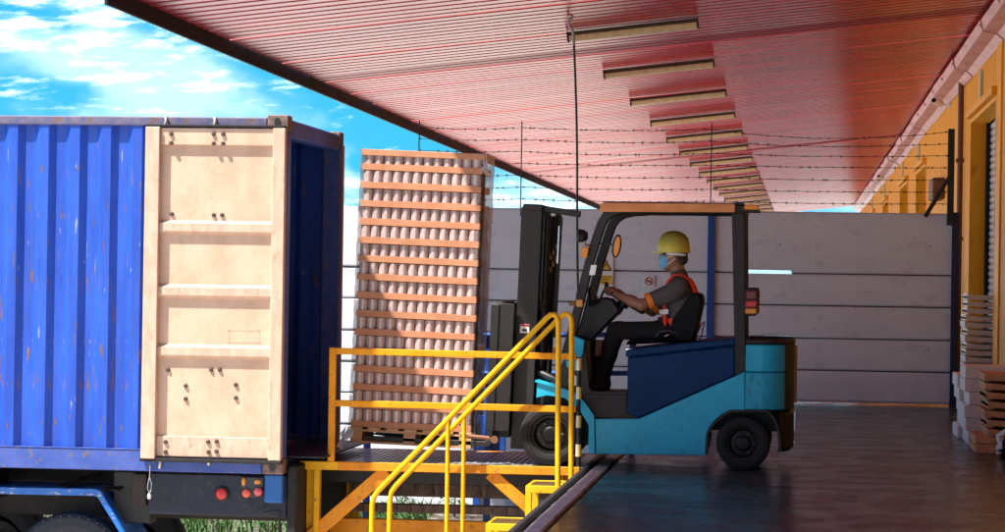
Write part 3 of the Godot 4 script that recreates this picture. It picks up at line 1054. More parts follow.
	mb.span(V(-5.10, 2.622, d0 - 0.01), V(-3.99, 2.640, d1 + 0.005), 0.004)
	obj(mb, "top_seal", mats.rubber, door)
	mb = MB.new()
	for e in [[-4.42, 1.05, -4.175, 1.043], [-4.42, 0.957, -4.175, 0.95], [-4.42, 1.05, -4.413, 0.95], [-4.182, 1.05, -4.175, 0.95]]:
		mb.span(V(e[0], min(e[1], e[3]), d1 - 0.046), V(e[2], max(e[1], e[3]), d1 - 0.0435))
	obj(mb, "plate_frame", mats.peach_frame, door)
	var bm = MB.new()
	bm.lathe([V2(0.017, 0.0), V2(0.017, 0.010), V2(0.012, 0.016), V2(0.0, 0.018)], Vector3.ZERO, Vector3.BACK, 10)
	var bmesh = bm.mesh()
	for q in [V2(-4.892, 2.566), V2(-4.891, 2.496), V2(-4.556, 2.569), V2(-4.480, 2.569), V2(-4.554, 2.495), V2(-4.479, 2.496), V2(-4.885, 1.944), V2(-4.552, 1.940), V2(-4.486, 1.941), V2(-4.894, 0.731), V2(-4.553, 0.737), V2(-4.485, 0.739), V2(-4.753, 0.609), V2(-4.752, 0.508), V2(-4.356, 0.625), V2(-4.354, 0.524), V2(-4.901, 0.171), V2(-4.900, 0.093), V2(-4.563, 0.179), V2(-4.497, 0.184), V2(-4.559, 0.101), V2(-4.496, 0.107)]:
		var zz = d1 - 0.045
		if q.y > 2.48: zz = d1 - 0.012
		if q.y < 0.22: zz = d1 - 0.025
		inst(bmesh, "bolt", mats.bolt, door, Transform3D(Basis(), V(q.x, q.y, zz)))
	# far door, folded back on the far side
	mb = MB.new()
	mb.span(V(-5.09, 0.04, CB - 0.03), V(-3.985, 2.62, CB - 0.09), 0.006)
	obj(mb, "door", mats.peach_frame, c)
	# twisted wire seal hanging from the rail
	var at = V(-5.035, 0.0, CF + 0.02)
	var s = thing("wire_seal", at, "thin wire loop with a metal tag hanging below the container door", "wire")
	mb = MB.new()
	mb.tube([at + V(0.004, -0.02, 0), at + V(0, -0.11, 0), at + V(0.018, -0.16, 0), at + V(0.012, -0.21, 0), at + V(0, -0.235, 0), at + V(-0.014, -0.20, 0), at + V(-0.010, -0.15, 0), at + V(0.0, -0.11, 0)], 0.004, 5)
	obj(mb, "wire", mats.chrome, s)
	mb = MB.new()
	mb.lathe([V2(0, -0.025), V2(0.012, -0.025), V2(0.016, 0), V2(0.008, 0.02), V2(0, 0.02)], at + V(0, -0.255, 0), Vector3.UP, 8)
	obj(mb, "tag", mats.white, s)

func wheel(parent, at, r, w, tyre_mat, rim_mat, side, tread = 26):
	# tyre with rounded shoulders, rim dish and hub; axle along z, 'side' faces the camera
	var mb = MB.new()
	var p = [V2(r * 0.60, w * 0.40), V2(r * 0.66, w * 0.47), V2(r * 0.80, w * 0.50), V2(r * 0.93, w * 0.46), V2(r * 0.985, w * 0.36), V2(r, w * 0.2), V2(r, -w * 0.2), V2(r * 0.985, -w * 0.36), V2(r * 0.93, -w * 0.46), V2(r * 0.80, -w * 0.5), V2(r * 0.60, -w * 0.40)]
	var ax = Vector3(0, 0, side)
	mb.lathe(p, at, ax, 40)
	for k in tread:
		var a = TAU * k / tread
		var d = Vector3(cos(a), sin(a), 0)
		mb.bar(at + d * r * 0.955 + ax * w * 0.46, at + d * r * 1.0 + ax * w * 0.05, 0.022, 0.02, d, 0.003)
	var t = obj(mb, "wheel", tyre_mat, parent)
	mb = MB.new()
	mb.lathe([V2(r * 0.615, w * 0.36), V2(r * 0.60, w * 0.44), V2(r * 0.55, w * 0.43), V2(r * 0.51, w * 0.30), V2(r * 0.46, w * 0.20), V2(r * 0.30, w * 0.22), V2(r * 0.26, w * 0.32), V2(r * 0.20, w * 0.36), V2(0, w * 0.37)], at, ax, 32)
	var rm = obj(mb, "rim", rim_mat, t)
	mb = MB.new()
	for k in 6:
		var a = TAU * k / 6
		mb.lathe([V2(r * 0.05, 0), V2(r * 0.05, 0.014), V2(r * 0.03, 0.02), V2(0, 0.02)], at + Vector3(cos(a), sin(a), 0) * r * 0.38 + ax * w * 0.20, ax, 6)
	obj(mb, "wheel_nuts", mats.rim_bright, rm)
	return t

func build_trailer():
	var t = thing("trailer", V(-5.7, YARD, -21.08), "dark trailer carrying the blue container, with blue mudguard and round red lamps", "trailer")
	var mb = MB.new()
	for z in [-20.6, -21.56]:
		mb.span(V(CL, -0.50, z), V(-4.05, -0.09, z - 0.14), 0.008)
	for x in [-4.4, -5.1, -6.4, -7.6]:
		mb.span(V(x, -0.35, -20.0), V(x - 0.12, -0.10, -22.2), 0.006)
	obj(mb, "chassis_beams", mats.chassis_brown, t)
	mb = MB.new()
	mb.span(V(-5.08, -0.41, -19.98), V(-3.97, -0.085, -20.06), 0.01)
	mb.span(V(-4.05, -0.41, -20.06), V(-3.97, -0.085, -22.2), 0.01)
	obj(mb, "rear_skirt", mats.trailer, t)
	mb = MB.new()
	mb.span(V(-3.965, -0.9, -19.95), V(-3.885, 0.0, -22.2), 0.015)
	obj(mb, "dock_bumper", mats.rubber, t)
	mb = MB.new()
	mb.span(V(-5.40, -0.50, -20.12), V(-5.09, -0.09, -20.3), 0.01)
	obj(mb, "storage_box", mats.black_steel, t)
	# wheels
	for x in [-5.735, -6.95]:
		wheel(t, V(x, -0.93, -20.20), 0.5, 0.26, mats.tyre, mats.rim, 1.0, 40)
		wheel(t, V(x, -0.93, -22.0), 0.5, 0.26, mats.tyre, mats.rim, -1.0, 4)
	mb = MB.new()
	for x in [-5.735, -6.95]:
		mb.tube([V(x, -0.93, -20.2), V(x, -0.93, -22.0)], 0.07, 10)
	mb.span(V(-7.4, -0.85, -20.35), V(-5.3, -0.72, -20.45), 0.01)
	obj(mb, "axles", mats.chassis_brown, t)
	# mudguard: flat top, then a sloping tail, with a folded lip
	mb = MB.new()
	mb.prism([V2(-7.6, -0.235), V2(-5.50, -0.222), V2(-5.455, -0.240), V2(-5.22, -0.62), V2(-5.17, -0.80), V2(-5.195, -0.80), V2(-5.245, -0.62), V2(-5.475, -0.262), V2(-5.51, -0.244), V2(-7.6, -0.257)], -19.98, -20.55, 0.004)
	var mg = obj(mb, "mudguard", mats.guard_blue, t)
	mb = MB.new()
	mb.prism([V2(-7.6, -0.237), V2(-5.50, -0.224), V2(-5.457, -0.242), V2(-5.222, -0.62), V2(-5.172, -0.80), V2(-5.205, -0.80), V2(-5.262, -0.62), V2(-5.485, -0.285), V2(-5.52, -0.278), V2(-7.6, -0.290)], -19.965, -19.98, 0.003)
	obj(mb, "lip", mats.guard_blue, mg)
	mb = MB.new()
	mb.bar(V(-5.80, -0.225, -20.05), V(-5.55, -0.12, -20.35), 0.10, 0.02)
	mb.bar(V(-5.40, -0.24, -20.05), V(-5.30, -0.15, -20.4), 0.12, 0.02)
	obj(mb, "bracket", mats.black_steel, mg)
	# lamps and reflectors on the skirt
	mb = MB.new()
	mb.lathe([V2(0.058, 0), V2(0.058, 0.02), V2(0.05, 0.026), V2(0.046, 0.024)], V(-4.489, -0.238, -19.98), Vector3.BACK, 20)
	obj(mb, "reflector_rim", mats.black_steel, t)
	mb = MB.new()
	mb.lathe([V2(0.047, 0.0), V2(0.047, 0.02), V2(0.035, 0.030), V2(0, 0.035)], V(-4.489, -0.238, -19.98), Vector3.BACK, 20)
	obj(mb, "reflector", mats.red_lens, t)
	mb = MB.new()
	mb.prism([V2(-4.335, -0.10), V2(-4.155, -0.10), V2(-4.155, -0.155), V2(-4.18, -0.24), V2(-4.22, -0.262), V2(-4.28, -0.262), V2(-4.30, -0.20), V2(-4.335, -0.18)], -19.98, -19.955, 0.005)
	var br = obj(mb, "lamp_bracket", mats.steel_dark, t)
	for q in [[-4.283, -0.224, mats.lamp_orange], [-4.190, -0.210, mats.pink_lens]]:
		mb = MB.new()
		mb.lathe([V2(0.034, 0), V2(0.034, 0.03), V2(0.026, 0.045), V2(0, 0.052)], V(q[0], q[1], -19.955), Vector3.BACK, 16)
		obj(mb, "lamp", q[2], br)
	mb = MB.new()
	mb.ellipsoid(V(-4.31, -0.135, -19.95), V(0.018, 0.035, 0.015), 10, 6)
	obj(mb, "rusty_nut", mats.amber, br)
	mb = MB.new()
	mb.ellipsoid(V(-4.20, -0.135, -19.95), V(0.03, 0.022, 0.015), 10, 6)
	obj(mb, "rusty_nut", mats.amber, br)
	mb = MB.new()
	mb.span(V(-4.142, -0.295, -19.99), V(-3.995, -0.072, -19.93), 0.012)
	obj(mb, "corner_block", mats.guard_blue_clean, t)
	mb = MB.new()
	mb.tube([V(-4.27, -0.26, -19.95), V(-4.24, -0.34, -19.94), V(-4.17, -0.36, -19.95), V(-4.12, -0.30, -19.96)], 0.005, 5)
	mb.tube([V(-4.15, -0.38, -19.95), V(-4.03, -0.36, -19.95), V(-4.02, -0.5, -19.96)], 0.008, 5)
	obj(mb, "lamp_cable", mats.black_paint, t)

# ---------------------------------------------------------------- bridge, railing, stairs
func build_bridge():
	var rng = RandomNumberGenerator.new()
	rng.seed = 12
	var x0 = -3.935
	var x1 = -1.71
	var zn = -20.27
	var zf = -22.15
	var b = thing("loading_bridge", V(-2.8, YARD, -21.2), "orange steel loading bridge with checker plate deck between dock and container", "platform")
	var mb = MB.new()
	mb.span(V(x0, -0.025, zn - 0.05), V(x1, -0.006, zf), 0.0)
	var deck = obj(mb, "deck_plate", mats.deck, b)
	# raised lozenges of the checker plate
	mb = MB.new()
	var p = 0.052
	var nx = int((x1 - x0 - 0.06) / p)
	var nz = int((zn - 0.07 - zf) / p)
	for i in nx:
		for k in nz:
			var c = V(x0 + 0.04 + i * p, -0.006, zn - 0.085 - k * p)
			var u = V(0.021, 0, 0.0) if (i + k) % 2 == 0 else V(0, 0, 0.021)
			var w = V(0, 0, 0.0065) if (i + k) % 2 == 0 else V(0.0065, 0, 0)
			var top = c + V(0, 0.0055, 0)
			for s in [-1.0, 1.0]:
				for q in [-1.0, 1.0]:
					var nn = (w.normalized() * s + u.normalized() * q * 0.3 + Vector3.UP * 0.9).normalized()
					mb.tri(c + u * q, c + w * s, top, nn, nn, Vector3.UP)
	var lz = obj(mb, "checker_ribs", mats.deck, deck)
	lz.set_meta("kind", "stuff")
	# yellow paint left along the edge
	for q in [[-3.60, 0.06], [-3.48, 0.03], [-3.17, 0.035], [-2.98, 0.03], [-2.89, 0.07], [-2.74, 0.06], [-2.58, 0.09], [-2.45, 0.04]]:
		mb = MB.new()
		mb.prism([V2(q[0], 20.345), V2(q[0] + q[1], 20.335), V2(q[0] + q[1] * 1.1, 20.375), V2(q[0] + q[1] * 0.4, 20.39), V2(q[0] - 0.01, 20.37)], 0.0, 0.002)
		for k in mb.v.size():
			var s = mb.v[k]
			mb.v[k] = V(s.x, s.z, -s.y)
			var m = mb.n[k]
			mb.n[k] = V(m.x, m.z, -m.y)
		obj(mb, "paint_patch", mats.stripe_yellow, deck)
	# frame
	mb = MB.new()
	mb.span(V(x0, -0.052, zn), V(-3.62, 0.014, zn - 0.05), 0.004)
	obj(mb, "edge_beam", mats.yellow, b)
	mb = MB.new()
	mb.span(V(-3.62, -0.052, zn), V(x1, 0.014, zn - 0.05), 0.004)
	obj(mb, "edge_beam", mats.orange, b)
	mb = MB.new()
	mb.span(V(x0, -0.12, zf), V(x1, -0.004, zf - 0.06), 0.004)
	obj(mb, "edge_beam", mats.orange, b)
	mb = MB.new()
	mb.span(V(x0 + 0.15, -0.375, -21.75), V(x1 + 0.01, -0.20, -21.87), 0.01)
	obj(mb, "timber_beam", mats.timber, b)
	mb = MB.new()
	mb.span(V(x0 + 0.05, -0.20, -21.5), V(x1, -0.06, -21.6), 0.006)
	mb.span(V(x0 + 0.05, -0.20, -20.9), V(x1, -0.06, -20.95), 0.006)
	obj(mb, "joist", mats.black_steel, b)
	# legs: channel sections
	for q in [[-3.915, zn], [-3.915, zf + 0.06], [-1.85, zf + 0.06], [-1.85, zn - 0.02]]:
		mb = MB.new()
		mb.span(V(q[0], YARD, q[1]), V(q[0] + 0.012, -0.05, q[1] - 0.09), 0.002)
		mb.span(V(q[0] + 0.012, YARD, q[1] - 0.078), V(q[0] + 0.10, -0.052, q[1] - 0.09), 0.002)
		mb.span(V(q[0] + 0.10, YARD, q[1]), V(q[0] + 0.145, -0.05, q[1] - 0.09), 0.004)
		obj(mb, "leg", mats.yellow, b)
	# braces
	mb = MB.new()
	mb.bar(V(-3.24, -0.05, zn - 0.055), V(-3.90, -0.64, zn - 0.055), 0.105, 0.05, Vector3.BACK)
	obj(mb, "brace", mats.orange, b)
	mb = MB.new()
	mb.bar(V(-2.42, -0.05, zn - 0.055), V(-1.86, -0.52, zn - 0.055), 0.095, 0.05, Vector3.BACK)
	obj(mb, "brace", mats.orange, b)
	mb = MB.new()
	mb.span(V(x0 + 0.145, -0.60, -20.85), V(x1 - 0.14, -0.485, -20.93), 0.006)
	obj(mb, "tie_beam", mats.orange, b)
	mb = MB.new()
	mb.span(V(x0 + 0.145, -0.47, -21.3), V(x1 - 0.14, -0.40, -21.4), 0.006)
	obj(mb, "tie_beam", mats.timber, b)
	# lip plate into the container
	mb = MB.new()
	mb.span(V(-4.25, 0.052, -20.05), V(x0 + 0.25, 0.066, -22.1), 0.003)
	obj(mb, "lip_plate", mats.black_steel, b)
	# railing on the near edge
	mb = MB.new()
	mb.span(V(-3.708, 0.014, zn - 0.003), V(-3.655, 0.915, zn - 0.05), 0.004)
	obj(mb, "railing_post", mats.yellow_rail, b)
	mb = MB.new()
	mb.bar(V(-3.655, 0.888, zn - 0.027), V(-1.75, 0.879, zn - 0.027), 0.05, 0.045, Vector3.BACK)
	obj(mb, "railing", mats.yellow_rail, b)
	mb = MB.new()
	mb.bar(V(-3.655, 0.476, zn - 0.027), V(-1.745, 0.466, zn - 0.027), 0.05, 0.045, Vector3.BACK)
	obj(mb, "railing", mats.yellow_rail, b)

	# stairs
	var zs = -19.62
	var ze = -20.18
	var s = thing("steel_stairs", V(-2.6, YARD, -19.9), "yellow steel stairs with grating treads and twin sloping handrails beside the bridge", "stairs")
	for k in 5:
		var y = -0.085 - k * 0.295
		var x = -1.80 - k * 0.30
		if y < YARD + 0.05: break
		mb = MB.new()
		# frame of the tread
		mb.span(V(x - 0.262, y - 0.055, zs), V(x, y, zs - 0.03), 0.004)
		mb.span(V(x - 0.262, y - 0.055, ze), V(x, y, ze + 0.03), 0.004)
		mb.span(V(x - 0.262, y - 0.055, zs - 0.03), V(x - 0.235, y, ze + 0.03), 0.004)
		mb.span(V(x - 0.025, y - 0.055, zs - 0.03), V(x, y, ze + 0.03), 0.004)
		var tr = obj(mb, "tread", mats.yellow, s)
		mb = MB.new()
		for q in 12:
			var zz = zs - 0.06 - q * 0.039
			mb.span(V(x - 0.235, y - 0.03, zz), V(x - 0.025, y - 0.003, zz - 0.007))
		for q in 5:
			var xx = x - 0.06 - q * 0.036
			mb.span(V(xx, y - 0.02, zs - 0.03), V(xx - 0.006, y - 0.006, ze + 0.03))
		obj(mb, "grating", mats.grating, tr)
		for z in [[zs, -0.035], [ze, 0.035]]:
			mb = MB.new()
			mb.span(V(x - 0.262, y - 0.30, z[0]), V(x - 0.215, y - 0.055, z[0] + z[1]), 0.004)
			obj(mb, "riser_bar", mats.yellow, s)
			mb = MB.new()
			mb.span(V(x - 0.045, y - 0.30, z[0]), V(x, y - 0.055, z[0] + z[1]), 0.004)
			obj(mb, "riser_bar", mats.yellow, s)
	for z in [[-19.64, 0.0], [-20.16, 0.055]]:
		mb = MB.new()
		var pts = [V(-3.247, YARD, z[0]), V(-3.240, -0.26, z[0]), V(-3.228, -0.205, z[0]), V(-3.195, -0.155, z[0]), V(-1.925, 1.185, z[0]), V(-1.893, 1.212, z[0]), V(-1.862, 1.215, z[0]), V(-1.842, 1.192, z[0]), V(-1.832, 1.15, z[0]), V(-1.818, -0.085, z[0])]
		for k in pts.size():
			pts[k].x += z[1]
		mb.tube(pts, 0.021, 12)
		obj(mb, "handrail", mats.yellow, s)
		mb = MB.new()
		mb.tube([V(-2.665 + z[1], 0.40, z[0]), V(-2.66 + z[1], YARD, z[0])], 0.017, 10)
		obj(mb, "baluster", mats.yellow, s)

	# striped post on the dock edge
	var at = V(-1.722, -0.02, -20.34)
	var t = thing("striped_post", at, "thin black post with yellow bands and painted white glints on the dock edge", "post")
	mb = MB.new()
	mb.tube([at, at + V(-0.012, 0.85, 0)], 0.017, 12)
	obj(mb, "pole", mats.black_paint, t)
	for k in 4:
		mb = MB.new()
		var y = 0.115 + k * 0.225
		mb.tube([at + V(-0.012 * y, y, 0), at + V(-0.012 * y, y + 0.095, 0)], 0.021, 12)
		obj(mb, "band", mats.stripe_yellow, t)
		mb = MB.new()
		mb.prism([V2(at.x - 0.022, at.y + y), V2(at.x - 0.004, at.y + y), V2(at.x - 0.004, at.y + y + 0.095), V2(at.x - 0.022, at.y + y + 0.095)], at.z + 0.016, at.z + 0.0225, 0.002)
		obj(mb, "tape_and_painted_glint", mats.white, t)  # white strip painted as the glint on the left of the band
	mb = MB.new()
	mb.span(at + V(-0.05, -0.005, 0.05), at + V(0.05, 0.012, -0.05), 0.003)
	obj(mb, "foot", mats.black_steel, t)

	# blue guard rail beyond the bridge
	at = V(-2.2, YARD, -23.3)
	t = thing("blue_guard_rail", at, "blue tube guard rail on the far side of the bridge", "railing")
	for x in [-2.80, -1.50, -3.9]:
		mb = MB.new()
		mb.span(V(x - 0.03, YARD, -23.27), V(x + 0.03, 0.99, -23.33), 0.006)
		obj(mb, "post", mats.blue_post, t)
	for y in [0.975, 0.63]:
		mb = MB.new()
		mb.tube([V(-3.9, y - 0.03, -23.25), V(-1.45, y + 0.02, -23.25)], 0.024, 10)
		obj(mb, "rail", mats.blue_post, t)
	mb = MB.new()
	mb.span(V(-3.9, 0.80, -23.34), V(-2.2, 0.875, -23.40), 0.006)
	obj(mb, "timber_rail", mats.brown, t)
	mb = MB.new()
	mb.span(V(-2.90, -0.5, -23.335), V(-2.64, 0.24, -23.36), 0.006)
	obj(mb, "kick_panel", mats.blue_post, t)

# ---------------------------------------------------------------- load
const TILT := -0.031
func tilted() -> Transform3D:
	var piv = V(-2.30, 0.20, 0)
	return Transform3D(Basis(), piv) * Transform3D(Basis(Vector3.BACK, TILT), Vector3.ZERO) * Transform3D(Basis(), -piv)

func build_load():
	var rng = RandomNumberGenerator.new()
	rng.seed = 41
	var tx = tilted()
	var x0 = -3.622
	var x1 = -2.630
	var z0 = -20.78
	var z1 = -21.40
	var p = thing("wooden_pallet", V(-3.09, 0.1, -21.09), "wooden pallet on the forks, under the tall stack of cans", "pallet")
	var mb
	for k in 3:
		var zc = [z0 - 0.06, (z0 + z1) * 0.5, z1 + 0.06][k]
		mb = MB.new(); mb.xf = tx
		mb.span(V(x0, 0.094, zc + 0.05), V(x1, 0.112, zc - 0.05), 0.002)
		obj(mb, "bottom_board", mats.pallet_wood, p)
		mb = MB.new(); mb.xf = tx
		mb.span(V(x0, 0.188, zc + 0.05), V(x1, 0.206, zc - 0.05), 0.002)
		obj(mb, "stringer_board", mats.pallet_wood, p)
		for xc in [x0 + 0.06, (x0 + x1) * 0.5, x1 - 0.04]:
			mb = MB.new(); mb.xf = tx
			mb.span(V(xc - 0.058, 0.112, zc + 0.05), V(xc + 0.04, 0.188, zc - 0.05), 0.003)
			obj(mb, "block", mats.pallet_wood, p)
	for k in 7:
		var xx = lerp(x0, x1 - 0.10, k / 6.0)
		mb = MB.new(); mb.xf = tx
		mb.span(V(xx, 0.206, z0 + 0.002), V(xx + 0.10, 0.224, z1), 0.002)
		obj(mb, "deck_board", mats.pallet_wood, p)
	# stack of canned goods
	var l = thing("can_stack", V(-3.09, 0.225, -21.09), "tall film wrapped stack of cans on orange cardboard trays above the pallet", "goods")
	var canb = MB.new()
	canb.lathe([V2(0.030, 0.0), V2(0.0402, 0.006), V2(0.0402, 0.108), V2(0.036, 0.113), V2(0.0, 0.113)], Vector3.ZERO, Vector3.UP, 12)
	var can = canb.mesh()
	canb = MB.new()
	canb.lathe([V2(0.0390, 0.014), V2(0.0390, 0.030)], Vector3.ZERO, Vector3.UP, 12)
	canb.lathe([V2(0.0290, 0.1125), V2(0.0360, 0.1015)], Vector3.ZERO, Vector3.UP, 12)
	var layers = 15
	var dy = (2.455 - 0.225) / layers
	for i in layers:
		var y = 0.226 + i * dy
		var sx = rng.randf_range(-0.005, 0.004)
		var sz = rng.randf_range(-0.006, 0.006)
		# one long tray along the front, two more behind; the visible edges carry cans
		var xa = x0 + 0.004 + sx
		var xb = xa + 0.977
		var dep = [[0.0, 0.20], [0.204, 0.405], [0.409, 0.61]]
		for k in 3:
			var za = z0 - dep[k][0] + sz
			var zb = z0 - dep[k][1] + sz
			var tb = MB.new()
			tb.xf = tx
			var hgt = 0.053
			var front = [V2(xa, y), V2(xb, y)]
			for q in 9:
				var t = 1.0 - q / 8.0
				front.append(V2(lerp(xa, xb, t), y + hgt + rng.randf_range(-0.0045, 0.003)))
			tb.prism(front, za, za - 0.006, 0.001)
			tb.span(V(xa, y, za - 0.006), V(xa + 0.005, y + hgt, zb), 0.0015)
			tb.span(V(xb - 0.005, y, za - 0.006), V(xb, y + hgt, zb), 0.0015)
			tb.span(V(xa + 0.006, y, za - 0.006), V(xb - 0.006, y + 0.004, zb))
			var tray = obj(tb, "tray", mats.tray[rng.randi() % 3], l)
			if k == 0:
				for q in 12:
					inst(can, "can", mats.can[rng.randi() % 3], tray, tx * Transform3D(Basis(Vector3.UP, rng.randf() * TAU), V(xa + 0.048 + q * 0.0801 + rng.randf_range(-0.001, 0.001), y + 0.033, za - 0.048)))
			if k < 2:
				for q in 2:
					if k == 0 and q == 0:
						continue
					inst(can, "can", mats.can[rng.randi() % 3], tray, tx * Transform3D(Basis(), V(xb - 0.047, y + 0.033, za - 0.048 - q * 0.08)))
	# lid pad, film, and a filler core added to block light
	mb = MB.new(); mb.xf = tx
	mb.span(V(x0 - 0.004, 2.424, z0 + 0.004), V(x1 + 0.006, 2.474, z1), 0.003)
	obj(mb, "top_pad", mats.tray[0], l)
	mb = MB.new(); mb.xf = tx
	mb.span(V(x0 + 0.05, 0.23, z0 - 0.10), V(x1 - 0.10, 2.44, z1 + 0.01))
	obj(mb, "light_block_core", mats.tray[1], l)
	# crinkled film over the side that faces the forklift, gathered at the corner
	for side in [[x1 + 0.010, 1.0], [x0 - 0.006, -1.0]]:
		mb = MB.new(); mb.xf = tx
		var ny = 60
		var nz = 12
		var g = []
		for yy in ny + 1:
			var row = []
			for zz in nz + 1:
				var y = 0.14 + 2.34 * yy / ny
				var fz = float(zz) / nz
				row.append(V(side[0] + side[1] * (rng.randf_range(0.0, 0.008) + (0.006 if zz < 2 else 0.0) * rng.randf()), y, z0 + 0.006 - fz * 0.62))
			g.append(row)
		for yy in ny:
			for zz in nz:
				var a = g[yy][zz]
				var b = g[yy][zz + 1]
				var c = g[yy + 1][zz + 1]
				var d = g[yy + 1][zz]
				var n1 = (b - a).cross(c - a).normalized()
				var n2 = (c - a).cross(d - a).normalized()
				mb.tri(a, b, c, n1, n1, n1)
				mb.tri(a, c, d, n2, n2, n2)
		obj(mb, "stretch_film", mats.film_white if side[1] > 0.0 else mats.film, l)
	mb = MB.new(); mb.xf = tx
	# loose film tails at the top corner and at the foot
	for q in [[x1 + 0.008, 2.47, 0.02, -0.10], [x1 + 0.012, 2.40, 0.022, -0.14], [x0 - 0.02, 0.235, -0.05, -0.12], [x0 - 0.05, 0.20, -0.02, -0.16], [x0 + 0.02, 0.20, -0.09, -0.10]]:
		for k in 5:
			var a = V(q[0] + rng.randf_range(-0.015, 0.015), q[1] + rng.randf_range(-0.02, 0.02), z0 + rng.randf_range(-0.02, 0.03))
			var b = a + V(q[2] * rng.randf_range(0.4, 1.2), q[3] * rng.randf_range(0.5, 1.1), rng.randf_range(-0.02, 0.03))
			var c = a + V(rng.randf_range(-0.03, 0.03), q[3] * rng.randf_range(0.2, 0.6), rng.randf_range(0.0, 0.05))
			var d = b + V(rng.randf_range(-0.03, 0.03), rng.randf_range(-0.03, 0.03), 0.02)
			var n1 = (b - a).cross(c - a).normalized()
			mb.tri(a, b, c, n1, n1, n1)
			var n2 = (d - b).cross(c - b).normalized()
			mb.tri(b, d, c, n2, n2, n2)
	obj(mb, "loose_film", mats.film_white, l).set_meta("kind", "stuff")

# ---------------------------------------------------------------- forklift
func ribbon(pts, w):
	var l = []
	var r = []
	for i in pts.size():
		var t = (pts[min(i + 1, pts.size() - 1)] - pts[max(i - 1, 0)]).normalized()
		var nn = Vector2(-t.y, t.x) * w * 0.5
		l.append(pts[i] + nn)
		r.append(pts[i] - nn)
	r.reverse()
	l.append_array(r)
	return l

func rounded(poly, rad, n = 4):
	var out = []
	var m = poly.size()
	for i in m:
		var p = poly[i]
		var a = poly[(i + m - 1) % m]
		var b = poly[(i + 1) % m]
		var r = min(rad, min(p.distance_to(a), p.distance_to(b)) * 0.45)
		var s = p + (a - p).normalized() * r
		var e = p + (b - p).normalized() * r
		for k in n + 1:
			var t = float(k) / n
			out.append(s.lerp(p, t).lerp(p.lerp(e, t), t))
	return out

